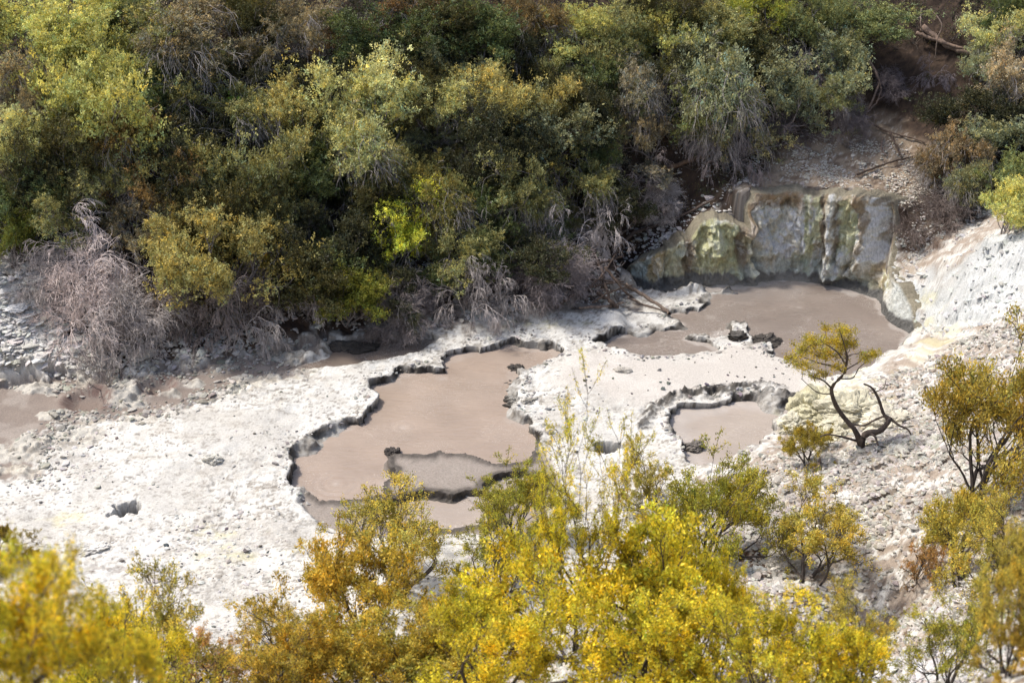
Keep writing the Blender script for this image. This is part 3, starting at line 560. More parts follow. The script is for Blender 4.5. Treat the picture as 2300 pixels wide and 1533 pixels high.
for i in range(3): dead_proto('dome%d' % i, 400+i, 8, (10, 64), .72, 4, -.40, nch=(5, 6), wig=.22, spread=(16, 50), rmin=.0048, r=.022, ratio=.76)
for i in range(2): dead_proto('hang%d' % i, 420+i, 5, (10, 40), 1.25, 4, -1.2, spread=(12, 42), nch=(4, 5), wig=.15, r=.022, rmin=.006, ratio=.62)
for i in range(2): dead_proto('bare%d' % i, 440+i, 5, (10, 55), .8, 4, .1, nch=(3, 3), wig=.16, r=.035, rmin=.007)
def fore_proto(key, seed, stems, lean, L, depth, up=.35, nl=34, leaf=.024, ratio=.74, spread=(20, 52), nch=(2, 3), wig=.16, r=.035, spr=.035, low=.25):
    out, rng = plant(seed, stems, lean, L, r, depth, nch, ratio, spread, up, wig)
    tw = [o for o in out if o[4] or o[3] >= depth-1]; top = max(o[0][-1][2] for o in tw)
    Cs, Os = [], []
    for o in tw:
        P = o[0]; dens = nl if o[4] else nl//3
        if P[-1][2] < top*low: dens = dens//4
        nsp = max(1, dens//6)
        for q in range(nsp):
            t = (rng.uniform(.25, 1.0)**.7)*(len(P)-1); i = min(int(t), len(P)-2); c = P[i]+(P[i+1]-P[i])*(t-i); d = P[i+1]-P[i]; d = d/np.linalg.norm(d)
            Cs.append(c+rng.normal(0, .018, 3)); Os.append(d)
    Cs = np.array(Cs); Os = np.array(Os); ns = len(Cs); si = np.repeat(np.arange(ns), 6)
    C = Cs[si]+rng.normal(0, spr*.6, (len(si), 3))+Os[si]*rng.uniform(-.01, .02, len(si))[:, None]
    V, F = leaf_arrays(rng, C, Os[si], leaf, .42, .35)
    col = tints(rng, ns, si, rng.uniform(0, .5, ns)); nn_ = vnoise(Cs[:, 0]*3.2+Cs[:, 2]*2.3, Cs[:, 1]*3.2-Cs[:, 2], seed)[si]; col[:, 0] *= .77+.28*nn_; col[:, 1] *= .90+.14*nn_; dk = .62+.7*vnoise(Cs[:, 0]*5+9, Cs[:, 1]*5+Cs[:, 2]*4, seed)[si]; col *= dk[:, None]; col = np.repeat(col, 4, 0)
    tv, tf = wood_arrays(out, 3, .0042); lo, hi = np.percentile(V, 3, 0), np.percentile(V, 97, 0)
    store(key, crown=raw_mesh('crown', V, F, M_FLEAF, col), trunk=raw_mesh('trunk', tv, tf, M_DARKBARK), rc=(hi[0]-lo[0]+hi[1]-lo[1])/4, hc=(lo[2]+hi[2])/2, top=hi[2], cx=(hi[0]+lo[0])/2, cy=(hi[1]+lo[1])/2)
fore_proto('bushA', 501, 6, (15, 64), .5, 5, nl=62, leaf=.036, spr=.045, up=.22, nch=(2, 3), low=.2)
fore_proto('bushB', 502, 7, (18, 68), .48, 5, nl=52, leaf=.046, spr=.05, up=.15, low=.2)
fore_proto('bushC', 503, 6, (12, 58), .55, 5, nl=52, leaf=.034, spr=.042, up=.35)
fore_proto('thin', 504, 5, (10, 56), .55, 5, nl=38, leaf=.034, up=.35, nch=(2, 3))
fore_proto('thinB', 505, 6, (15, 66), .55, 4, nl=64, leaf=.034, up=.25, wig=.22, nch=(2, 4))
fore_proto('tall', 506, 3, (4, 26), .95, 4, nl=60, leaf=.03, up=.6, nch=(3, 4), spread=(22, 50))
fore_proto('flat', 507, 4, (18, 50), .5, 5, nl=60, leaf=.03, up=.0, low=.45, wig=.2)
def solid(o, c): o.color = (c[0], c[1], c[2], 1); return o
def make(key, name, loc, rz, sx, sz, tint, label, cat, group=None, bark=(1, 1, 1), tilt=(0, 0)):
    pr = PROTO[key]; e = bpy.data.objects.new(name, None); COL.objects.link(e); e.empty_display_size = .1
    e.location = loc; e.rotation_euler = (tilt[0], tilt[1], rz); e.scale = (sx, sx, sz); tag(e, label, cat, group)
    for part, nm in (('trunk', 'trunk'), ('crown', 'crown'), ('dead', 'dead_twigs'), ('twigs', 'twigs')):
        if pr.get(part):
            o = bpy.data.objects.new(nm, pr[part]); COL.objects.link(o); o.parent = e; solid(o, tint if part in ('crown', 'twigs') or 'twigs' in pr else bark)
    return e
rg = random.Random(5)
TC0 = {'Y': (.235, .235, .062), 'L': (.25, .25, .095), 'O': (.14, .14, .048), 'D': (.055, .072, .022), 'B': (.15, .125, .068), 'G': (.145, .155, .08), 'K': (.030, .032, .014), 'R': (.215, .19, .055), 'V': (.34, .36, .02), 'GR': (.17, .155, .105)}  # D and K foliage darkened, so the gaps between crowns read as shade
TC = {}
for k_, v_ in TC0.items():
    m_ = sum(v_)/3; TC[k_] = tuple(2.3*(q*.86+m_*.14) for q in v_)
def hill_plant(px, py, r, tc, key, label, name='manuka_tree', cat='tree', group=None, off=None, dead=False):
    pr = PROTO[key]; t = 44.0
    for _ in range(4):
        rw = r*t/FPX; s = rw/pr['rc']; sz = s*rg.uniform(.97, 1.03) if _ == 0 else sz*1.0
        c = onto(px, py, pr['hc']*s); t = np.linalg.norm(c-np.array([0, 0, CAM_Z]))
    rz = rg.uniform(0, 6.28); ox = pr['cx']*math.cos(rz)-pr['cy']*math.sin(rz); oy = pr['cx']*math.sin(rz)+pr['cy']*math.cos(rz)
    x, y = c[0]-ox*s, c[1]-oy*s; z = min(float(H0(np.array([[x, y]]))[0]), c[2]-pr['hc']*s*.7); szz = (c[2]-z)/pr['hc']; szz = min(szz, s*1.35)
    tint = TC[tc] if isinstance(tc, str) else (tc if dead or name == 'dead_shrub' else tuple(2.2*q for q in tc))
    j = rg.uniform(.9, 1.1)
    return make(key, name, (x, y, c[2]-pr['hc']*szz), rz, s, szz, tuple(v*j for v in tint), label, cat, group)
TREES = [
 (70,55,95,'Y','dense0','pale yellow tree in the top left corner of the hillside'),
 (185,45,100,'Y','dense1','bright yellow green tree second from the left along the top edge'),
 (345,70,90,'O','dense2','olive yellow tree between the bright corner trees and the brown topped ones'),
 (285,25,60,'D','airy0','dark green tree peeping out behind the yellow trees at the top edge'),
 (65,165,75,'B','droop0','brownish olive tree at the left edge under the pale corner tree'),
 (225,135,95,'Y','dense3','rounded lemon yellow tree just below the bright top row'),
 (140,120,55,'G','dense4','small grey green tree wedged between yellow crowns at upper left'),
 (480,85,115,'B','droop1','broad brown topped tree with long hanging dead twigs at the top edge'),
 (640,65,110,'B','droop2','brown tree beside the dark top gully with a pale bent dead branch below'),
 (200,235,115,'Y','dense0','wide golden yellow tree below the lemon yellow one at upper left'),
 (355,190,75,'D','dense2','deep green leafy tree in the gap right of the golden tree'),
 (420,140,70,'O','dense1','olive tree under the brown topped tree at upper left'),
 (40,305,75,'L','dense3','pale silvery green tree at the left edge, midway up the slope'),
 (60,240,60,'B','droop3','dull brown tree at the left edge above the silvery green one'),
 (490,235,100,'O','droop0','thin olive brown tree left of the small bright green shrub'),
 (600,170,75,'K','droop3','shaded dark tree beneath the brown crowns at upper centre left'),
 (640,275,75,'R','airy1','small golden tipped tree left of the big pale olive tree'),
 (565,255,45,(.10,.17,.02),'airy2','small vivid green shrub among dark trees at upper left'),
 (820,225,105,'L','dense4','big pale olive tree with a tall pointed top near the middle of the slope'),
 (815,325,95,'L','droop1','pale olive tree with bare stems below, under the big pointed one'),
 (885,80,95,'D','dense0','dark shaded tree in the top gully left of centre'),
 (775,95,80,(.085,.055,.022),'droop2','rusty dark tree in the deep shade at the top edge'),
 (745,175,65,'K','airy0','nearly black tree in the gap above the big pale olive tree'),
 (930,30,80,(.10,.065,.03),'droop0','dark brown tree at the top edge left of centre'),
 (985,130,75,'G','dense1','grey green tree standing alone in the dark upper middle'),
 (1080,60,85,'D','dense2','leafy dark green tree at the top edge in the middle'),
 (1190,45,85,(.10,.075,.035),'droop3','dark brown tree at the top edge right of centre'),
 (1095,210,90,'R','dense3','orange tipped tree in the middle of the upper slope'),
 (1010,235,60,'L','airy1','light green tree left of the orange tipped one'),
 (955,315,65,'G','droop2','grey green tree right of the pale olive pair'),
 (1180,240,75,'R','dense0','golden olive tree right of the orange tipped one'),
 (1335,60,90,'Y','dense1','bright yellow green tree at the top edge right of centre'),
 (1425,75,70,'O','dense4','olive tree between the two yellow trees at the top right of centre'),
 (1495,75,65,'Y','dense2','upright yellow tree beside the olive one at the top edge'),
 (1290,155,80,'O','dense3','olive tree hanging below the bright yellow top edge tree'),
 (1375,160,70,'D','dense0','dark green tree under the olive and yellow top edge trees'),
 (1235,300,85,'G','dense4','soft grey green tree right of the golden olive tree'),
 (1320,310,70,'D','dense1','deep green tree between grey green crowns above the log slope'),
 (1435,195,65,'GR','droop1','grey brown half dead tree with pale dead twigs spraying out'),
 (1300,400,80,'O','droop0','olive tree above the drooping white branches'),
 (1130,400,75,'O','airy2','olive tree in the centre of the middle slope'),
 (1445,300,70,'B','droop2','brown grey tree above the litter slope left of the cliff'),
 (1430,385,65,'GR','droop3','greyish shrub hanging its twigs over the litter slope'),
 (1610,60,85,'O','dense2','olive green tree at the top edge above the grey hazy tree'),
 (1700,30,60,(.16,.17,.03),'dense3','yellow green tree at the top edge right of the olive one'),
 (1610,190,105,'G','droop1','large hazy grey green tree with grey skirts, left of the bare ravine'),
 (1740,195,75,'G','dense4','grey green tree directly above the cliff ravine'),
 (1650,280,80,(.15,.14,.075),'droop0','grey skirted tree lowest of the clump over the cliff'),
 (1880,130,80,'G','dense1','sage green tree beside the curved bare branch'),
 (1850,210,75,(.12,.125,.055),'droop2','sage tree with twiggy skirt under the sage green one'),
 (1935,38,80,(.105,.12,.05),'dense0','dark sage tree at the top edge above the broken trunk'),
 (1840,45,70,(.10,.11,.045),'dense3','dark green tree at the top edge left of the dark sage one'),
 (2240,65,65,'L','airy0','pale grey leaved tree near the top right corner'),
 (2290,30,60,'D','dense2','dark tree filling the top right corner'),
 (2255,175,60,(.24,.20,.13),'airy1','buff pinkish tree at the right edge below the corner'),
 (2210,145,50,'G','dense4','grey green tree left of the buff one at the right edge'),
 (2180,330,70,(.16,.125,.075),'droop3','brown low spreading shrub on the right bank of the ravine'),
 (2255,295,60,'G','dense0','mint grey tree at the right edge beside the ravine'),
 (2140,370,60,(.11,.085,.05),'droop0','dark brown shrub overhanging the tan gravel shelf'),
 (2275,380,55,(.13,.15,.06),'dense1','green tree at the right edge above the yellow one'),
 (2275,450,58,'Y','dense2','yellow green tree at the right edge above the white mound'),
 (2200,420,50,(.12,.12,.06),'droop1','grey green shrub beside the yellow tree at the right edge'),
 (40,435,75,'D','dense3','dark green tree at the left edge above the stony white slope'),
 (25,520,65,(.085,.095,.02),'dense1','lowest green tree at the left edge'),
 (235,395,85,'O','droop2','olive tree with dull yellow tips, above the lilac dead shrub'),
 (345,405,95,(.21,.145,.06),'droop3','orange brown tree full of fine twigs on the left middle slope'),
 (140,470,70,'O','dense4','small olive tree left of the lilac dead shrub top'),
 (420,320,75,'K','airy2','dim tree in the dark gap under the thin olive brown tree'),
 (270,320,80,(.15,.11,.04),'droop1','brown green tree under the wide golden one'),
 (520,390,110,'O','dense0','broad olive green tree in the left middle of the slope'),
 (625,370,80,'O','dense1','rounded olive tree right of the broad one'),
 (305,490,70,'B','droop0','dull brown tree behind the lilac dead shrub'),
 (715,370,75,'D','dense2','dark tree left of the pale olive tree with bare stems'),
 (740,455,80,'K','droop2','dark twiggy tree left of the bright lime tree'),
 (500,560,125,'R','dense3','broad golden yellow tree low on the slope by the lilac dead shrub'),
 (400,520,75,'R','dense4','golden tree joined to the left side of the broad golden one'),
 (585,570,55,(.22,.17,.03),'dense1','small golden tree at the right end of the broad golden clump'),
 (625,480,80,'O','droop3','olive tree above the right end of the golden clump'),
 (720,570,75,'D','dense0','dark green tree right of the golden clump'),
 (780,650,75,(.11,.115,.02),'dense2','green tree low over the channel with the black crust ring'),
 (922,440,72,'V','airy0','upper lime yellow tuft of a bright tree in the centre of the slope'),
 (880,512,64,'V','airy2','lower lime yellow tree glowing against dark neighbours'),
 (1030,540,85,'O','dense3','olive tree low on the slope right of the lime one'),
 (1105,545,60,'D','dense4','dark green tree next to the drooping white branches'),
 (975,620,50,'D','dense1','dark tree below the lime yellow ones'),
 (1000,440,80,(.12,.11,.035),'droop1','dim olive tree right of the lime yellow one'),
 (1070,470,65,'D','airy1','small dark tree in the centre above the bare twigs'),
 (1200,440,75,'O','droop0','olive tree over the grey bare twigs left of the log slope'),
 (900,380,70,'O','dense2','olive tree between the pale olive pair and the dim centre trees'),
 (1245,500,60,'D','droop3','dark shrub just left of the drooping white branches'),
 (840,615,50,(.10,.10,.025),'dense0','green brown shrub between dark trees above the mud channel'),
 (1560,250,60,(.10,.11,.04),'airy2','dark green tree behind the hazy grey green tree'),
 (1390,250,60,'O','dense4','olive shrub under the half dead grey brown tree'),
 (1500,165,65,(.12,.12,.04),'droop2','dull green tree left of the hazy grey green one'),
 (1060,140,55,'K','droop3','very dark tree behind the orange tipped one'),
 (680,175,60,'K','droop0','black shaded shrub under the bent dead branch'),
]
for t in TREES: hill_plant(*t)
rr_ = np.random.default_rng(77)
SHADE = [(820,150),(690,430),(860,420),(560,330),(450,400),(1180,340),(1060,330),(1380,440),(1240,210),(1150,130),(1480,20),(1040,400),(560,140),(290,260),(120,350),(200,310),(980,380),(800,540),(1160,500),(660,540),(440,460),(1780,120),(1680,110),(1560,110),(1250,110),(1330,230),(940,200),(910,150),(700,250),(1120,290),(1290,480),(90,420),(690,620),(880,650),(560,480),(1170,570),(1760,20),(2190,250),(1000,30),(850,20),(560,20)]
for i, (px, py) in enumerate(SHADE):  # shade of the gaps is put into these trees' dark tint
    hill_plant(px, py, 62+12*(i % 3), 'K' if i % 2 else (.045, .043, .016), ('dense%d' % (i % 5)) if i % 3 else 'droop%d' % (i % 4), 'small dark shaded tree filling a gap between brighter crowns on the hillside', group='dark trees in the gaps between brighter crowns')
LILAC, GREYT, PALE, DARKT = (2.35, 2.2, 2.12), (1.4, 1.38, 1.36), (2.1, 2.06, 2.02), (.6, .52, .48)
DEADS = [
 (200,540,95,(2.5,2.36,2.3),'hang1','large lilac grey dead shrub, upper half of the pale clump at the left'),
 (110,592,75,GREYT,'dome2','fine twigged lilac grey dead shrub at the left end of the pale clump'),
 (190,645,105,LILAC,'dome1','rounded lilac dead shrub below the large one, by the white stony slope'),
 (300,690,100,GREYT,'dome2','grey dead shrub with pale twigs drooping over the stony bank'),
 (250,740,75,GREYT,'hang0','grey drooping branches hanging low beside the white flakes of rock'),
 (400,650,85,(.8,.7,.66),'dome0','brownish dead shrub under the golden tree'),
 (480,700,75,(.75,.68,.66),'hang1','grey brown dead twigs trailing down the stony bank to the mud'),
 (570,640,75,(.62,.55,.52),'dome1','dim dead shrub in the shade under the golden clump'),
 (660,645,75,PALE,'hang0','pale silvery dead branches fanning down at the foot of the dark trees'),
 (700,510,65,GREYT,'bare0','bare grey shrub with upswept twigs right of the olive trees'),
 (835,690,60,(.6,.54,.52),'dome2','dark dead twigs over the channel beside the green low tree'),
 (915,678,75,(.85,.8,.8),'dome1','grey tangle of dead twigs reaching down to the mud channel'),
 (1000,650,65,(.6,.55,.53),'dome0','dim dead shrub behind the grey tangle'),
 (1065,650,85,GREYT,'hang1','grey dead shrub overhanging the white bank above the main pool'),
 (1165,600,65,(.75,.7,.7),'dome2','dull grey dead shrub left of the drooping white branches'),
 (1250,600,95,(.9,.85,.88),'dome1','wide grey dead shrub just above the driftwood pile'),
 (1290,520,75,PALE,'hang0','long white drooping branches, left bunch of the pair'),
 (1345,530,65,PALE,'hang1','white drooping branches, right bunch of the pair'),
 (1440,410,60,(1.15,1.02,.98),'hang0','pinkish grey dead shrub hanging over the litter slope'),
 (1400,240,45,PALE,'bare1','small spray of white dead twigs in the half dead tree'),
 (1510,220,40,GREYT,'bare0','grey dead twigs poking right from the half dead tree'),
 (1650,330,75,(.7,.64,.66),'hang1','dusky grey hanging twigs under the grey skirted tree'),
 (1800,110,65,(.95,.9,.95),'dome0','violet grey dead shrub between the sage trees at upper right'),
 (1760,270,55,(.6,.55,.58),'dome2','dim dead shrub at the left edge of the ravine'),
 (1900,260,50,(.7,.65,.68),'dome1','grey dead shrub where the curved branch meets the ground'),
 (690,130,50,PALE,'bare0','pale bent dead branch hanging beneath the brown tree'),
 (375,365,40,PALE,'hang1','small white dead twigs in the gap above the orange brown tree'),
 (155,350,55,GREYT,'dome0','small grey dead shrub on the left middle slope'),
 (215,830,55,(.8,.75,.72),'bare1','sparse grey shrub rooted at the edge of the mud flat'),
 (80,655,25,DARKT,'bare0','little dark twiggy plant on the white stony slope'),
 (2110,475,75,DARKT,'dome2','dark purple brown heap of dead twigs right of the cliff'),
 (2100,165,35,(.7,.66,.75),'hang0','small grey dead plant on the bare ravine floor'),
 (2000,180,40,(.55,.5,.55),'dome1','dim twiggy plant on the ravine floor beside the curved branch'),
 (2270,180,40,PALE,'hang1','pale straw coloured dead twigs at the right edge'),
 (2260,240,35,GREYT,'hang0','grey dead twigs just below the straw coloured ones'),
 (560,720,70,GREYT,'hang0','grey twigs trailing over the brown stony bank below the golden clump'),
 (730,640,70,GREYT,'dome1','grey twiggy skirt under the dark trees right of the silvery branches'),
 (1130,650,65,GREYT,'hang1','grey twigs spraying over the white bank between two dead shrubs'),
 (620,560,60,GREYT,'bare1','bare greyish shrub right of the golden clump'),
 (1480,440,55,GREYT,'dome2','fine grey dead shrub just above the fallen log'),
 (1110,600,55,(.55,.5,.5),'dome0','shadowy dead shrub under the dark green tree'),
]
for px, py, r, tc, key, lab in DEADS: hill_plant(px, py, r, tc, key, lab, 'dead_shrub', 'dead shrub')
# ------------------------------------------------------------------ undergrowth on the hillside
def undergrowth():
    rng = np.random.default_rng(9); P = np.c_[rng.uniform(-30, 30, 46000), rng.uniform(34, 60, 46000)]
    h = sdf(P, PG_HILL); st = sdf(P, PG_SHELFTOP); c_ = sdf(P, PG_CLIFF); rav = sdf(P, opoly([(1690,425),(1770,300),(1900,250),(1960,120),(2060,100),(2180,140),(2180,250),(2120,320),(2150,480),(2060,560)]))
    k = (h < -.6) & (st > .2) & (c_ > .6) & ((rav > 0) | (rng.random(len(P)) < .12)); P = P[k][:12000]; z = terrain(P, False); n = len(P)
    B = np.c_[P, z]; m = 9; bi = np.repeat(np.arange(n), m); d = rng.normal(0, 1, (n*m, 3)); d[:, 2] = np.abs(d[:, 2])+.4; d /= np.linalg.norm(d, axis=1)[:, None]
    L = rng.uniform(.15, .6, n*m)[:, None]; b = B[bi]; mid = b+d*L*.55+rng.normal(0, .03, (n*m, 3)); e = mid+d*L*.45+rng.normal(0, .05, (n*m, 3))-np.array([0, 0, .08])
    V, F = tubes(np.stack([b, mid, e], 1), np.tile([.006, .005, .003], (n*m, 1)), 3); cv = np.tile([.105, .085, .07], (len(V), 1))*np.repeat(rng.uniform(.4, 1.4, n*m), 9)[:, None]
    kk = rng.random(n) < .6; q = np.where(kk)[0]; li = np.repeat(q, 60); Cc = B[li]+rng.normal(0, .16, (len(li), 3))*np.array([1, 1, .7])+np.array([0, 0, .2])
    V2, F2 = leaf_arrays(rng, Cc, rng.normal(0, 1, (len(li), 3)), .055, .5); lc = np.array([[.05, .062, .018]])*rng.uniform(.5, 1.6, (n, 1)); lc = lc+np.array([[.05, .02, 0]])*(rng.random((n, 1)) < .3)  # leaf colour kept darker to paint in the shade below the crowns
    k_ = NT('undergrowth'); k_.l(k_.attr('Col').outputs['Color'], k_.p.inputs['Base Color']); k_.p.inputs['Roughness'].default_value = .8
    tag(mesh('undergrowth', np.r_[V, V2], np.r_[F, F2+len(V)], k_.m, np.r_[cv, np.repeat(lc[li], 4, 0)], smooth=False), 'dark undergrowth of twigs and low leaves under the hillside trees', None, None, 'stuff')
undergrowth()
# ------------------------------------------------------------------ loose stones
ICO_V = np.array([(0, 0, 1)]+[(math.cos(a)*.894, math.sin(a)*.894, .447) for a in np.arange(5)*1.2566]+[(math.cos(a+.628)*.894, math.sin(a+.628)*.894, -.447) for a in np.arange(5)*1.2566]+[(0, 0, -1)])
ICO_F = np.array([(0, 1+i, 1+(i+1) % 5) for i in range(5)]+[(1+i, 6+i, 1+(i+1) % 5) for i in range(5)]+[(1+(i+1) % 5, 6+i, 6+(i+1) % 5) for i in range(5)]+[(6+i, 11, 6+(i+1) % 5) for i in range(5)])
def stone_mat():
    k = NT('loose stone'); n = k.noise(35, 4, k.pos()); k.l(k.mix(1.0, k.attr('Col').outputs['Color'], k.mix(k.mr(n, .3, .7), (.78, .77, .75), (1.12, 1.12, 1.12)), 'MULTIPLY'), k.p.inputs['Base Color'])
    k.p.inputs['Roughness'].default_value = .9; k.p.inputs['Specular IOR Level'].default_value = .2; k.bump(n, .02, .6); return k.m
M_STONE = stone_mat()
def stones(rng, P, size, flat, colf, sink=.3):
    n = len(P); z = terrain(P, False); s = size*np.exp(rng.normal(0, .45, n)).clip(.35, 3.2)
    J = 1+rng.normal(0, .22, (n, 12, 1)); V = ICO_V[None]*J+rng.normal(0, .10, (n, 12, 3)); V = V*np.stack([rng.uniform(.7, 1.4, n), rng.uniform(.7, 1.4, n), rng.uniform(.55, 1.1, n)*flat], 1)[:, None]
    a = rng.uniform(0, 6.28, n); t = rng.normal(0, .3, n); ca, sa, ct, st = np.cos(a), np.sin(a), np.cos(t), np.sin(t)
    x = V[..., 0]*ct[:, None]+V[..., 2]*st[:, None]; zz = -V[..., 0]*st[:, None]+V[..., 2]*ct[:, None]; y = V[..., 1]
    V = np.stack([x*ca[:, None]-y*sa[:, None], x*sa[:, None]+y*ca[:, None], zz], 2)*s[:, None, None]*.5
    V = V+np.c_[P, z+s*.5*flat*(1-2*sink)][:, None]
    F = ICO_F[None]+np.arange(n)[:, None, None]*12
    return V.reshape(-1, 3), F.reshape(-1, 3), np.repeat(colf, 12, 0)
def scatter(rng, n, lo, hi, dens):
    P = np.c_[rng.uniform(lo[0], hi[0], n), rng.uniform(lo[1], hi[1], n)]; return P[rng.random(n) < dens(P)]
def rubble():
    rng = np.random.default_rng(21); out = []
    white = lambda n, a=.66: np.array([[a, a*.97, a*.92]])*rng.uniform(.72, 1.08, (n, 1))+rng.normal(0, .012, (n, 3))
    nz = lambda P, f, s: vnoise(P[:, 0]*f, P[:, 1]*f, s)
    # bank under the hillside trees
    hb = lambda P: sstep(1.7, .5, np.abs(sdf(P, PG_HILL)+.9))*sstep(-.1, .3, sdf(P, PG_MUD))*(.10+.9*sstep(.35, .65, nz(P, 1.1, 3)*.6+nz(P, 3.1, 4)*.4))*.6*(sdf(P, PG['chan']) > .15)*(sdf(P, PG_SLOPE) > .2)*(sdf(P, PG_CLIFF) > .1)*(sdf(P, PG['big']) > .1)
    P = scatter(rng, 60000, (-20, 33), (7, 42), hb); out.append(stones(rng, P, .085, .7, white(len(P), .52)))
    # white stony slope at the left
    P = scatter(rng, 16000, (-20, 31), (-9, 40), lambda P: (sdf(P, PG_HILL) > -.3)*sstep(0, .4, sdf(P, PG_MUD))*(P[:, 1] > 33.5)*sstep(-9.5, -11, P[:, 0])*(.2+nz(P, .8, 5))); out.append(stones(rng, P, .13, .4, white(len(P), .66)))
    # right hand slope
    P = scatter(rng, 170000, (1, 14), (18, 33), lambda P: sstep(-.1, -.8, sdf(P, PG_SLOPE))*sstep(-.2, .5, sdf(P, PG_WHITE))*(.25+.75*sstep(.38, .62, nz(P, .9, 8)*.7+nz(P, 2.7, 9)*.3))*.75); out.append(stones(rng, P, .070, .42, white(len(P), .50)*rng.uniform(.6, 1.15, (len(P), 1))*np.array([[1.03, 1, .95]])))
    P = scatter(rng, 40000, (-9, 9.5), (9, 20), lambda P: sstep(-.1, -.8, sdf(P, PG_SLOPE))*(.1+.9*sstep(.4, .6, nz(P, 1.2, 18)))); out.append(stones(rng, P, .075, .45, white(len(P), .6)))
    # white mound flakes
    P = scatter(rng, 5000, (6, 30), (16, 42), lambda P: (sdf(P, PG_WHITE) < .2)*(.2+nz(P, 1.3, 28))); out.append(stones(rng, P, .10, .4, white(len(P), .56)*np.array([[.96, 1., 1.02]])))
    # gravel on the tan shelf over the cliff, the litter slopes either side of it and the ravine
    sh = lambda P: sstep(.5, -.8, sdf(P, PG_SHELFTOP)+(nz(P, 1.0, 31)-.5)*2.2)*(sdf(P, PG_CLIFF) > .05)
    P = scatter(rng, 40000, (6, 41), (16, 48), lambda P: sh(P)*sstep(.38, .66, nz(P, 1.4, 36)*.6+nz(P, 4., 37)*.4)); out.append(stones(rng, P, .042, .6, white(len(P), .58)*np.array([[1.03, .98, .9]])))
    d2 = sdf_any([opoly([(1400,620),(1440,560),(1560,470),(1650,430),(1690,500),(1600,490),(1550,530),(1480,560),(1420,595)]), opoly([(1990,560),(2060,470),(2230,450),(2230,500),(2120,560),(2010,610)]), opoly([(1500,330),(1700,340),(1700,420),(1600,430),(1480,480)])])
    P = scatter(rng, 30000, (3, 37), (16, 46), lambda P: sstep(.3, -.3, d2(P))*(.08+.5*sstep(.4, .7, nz(P, 1.7, 33)))*(sdf(P, PG_CLIFF) > .02)); out.append(stones(rng, P, .065, .6, white(len(P), .55)))
    lm = lambda P: sstep(.9, .2, np.abs(sdf(P, PG_MUD)+.1))*sstep(.35, .6, nz(P, 1.3, 71))*(sdf(P, PG['chan']) > .1)
    P = scatter(rng, 16000, (-20, 26), (-3, 36), lm); out.append(stones(rng, P, .075, .5, white(len(P), .48)*rng.uniform(.55, 1.1, (len(P), 1))*np.array([[1.02, 1, .93]])))
    # crumbs on the open crust and clods round the pool rims
    fl = lambda P: (sdf(P, PG_MUD) > .3)*(sdf(P, PG_SLOPE) > .3)*(sdf(P, PG_HILL) > .6)*np.minimum.reduce([sdf(P, PG[k]) > .12 for k in PG])*(sdf(P, PG_SHELF) > .1)*(.06+.94*sstep(.52, .75, nz(P, .55, 41)))*(sdf(P, PG_GREY) > .2)
    P = scatter(rng, 15000, (-15, 20), (8, 41), fl); out.append(stones(rng, P, .055, .45, white(len(P), .56)))
    P = scatter(rng, 160, (2, 32), (9, 37), lambda P: (sdf(P, PG_GREY) < 0)*1.0); out.append(stones(rng, P, .06, .6, white(len(P), .12)))
    P = scatter(rng, 2600, (-15, 21), (5, 41), fl); out.append(stones(rng, P, .05, .5, white(len(P), .14)))
    rimd = lambda P: sstep(.5, .12, np.minimum.reduce([sdf(P, PG[k]) for k in ('main', 'small', 'big', 'lowa')]))*np.minimum.reduce([sdf(P, PG[k]) > .14 for k in PG])*(sdf(P, PG_CLIFF) > .3)*(sdf(P, PG_SLOPE) > .1)*nz(P, 1.0, 51)*(sdf(P, PG_SHELF) > 0)
    P = scatter(rng, 30000, (-8, 22), (10, 41), rimd); out.append(stones(rng, P, .065, .5, white(len(P), .34)))
    n = 0; V, F, C = [], [], []
    for v, f, c in out: V.append(v); F.append(f+n); C.append(c); n += len(v)
    tag(mesh('rubble', np.concatenate(V), np.concatenate(F), M_STONE, np.concatenate(C).clip(.02, .85), smooth=False), 'loose white rubble strewn over the banks and slopes', None, None, 'stuff')
def sdf_any(L): return lambda P: np.minimum.reduce([sdf(P, l) for l in L])
rubble()
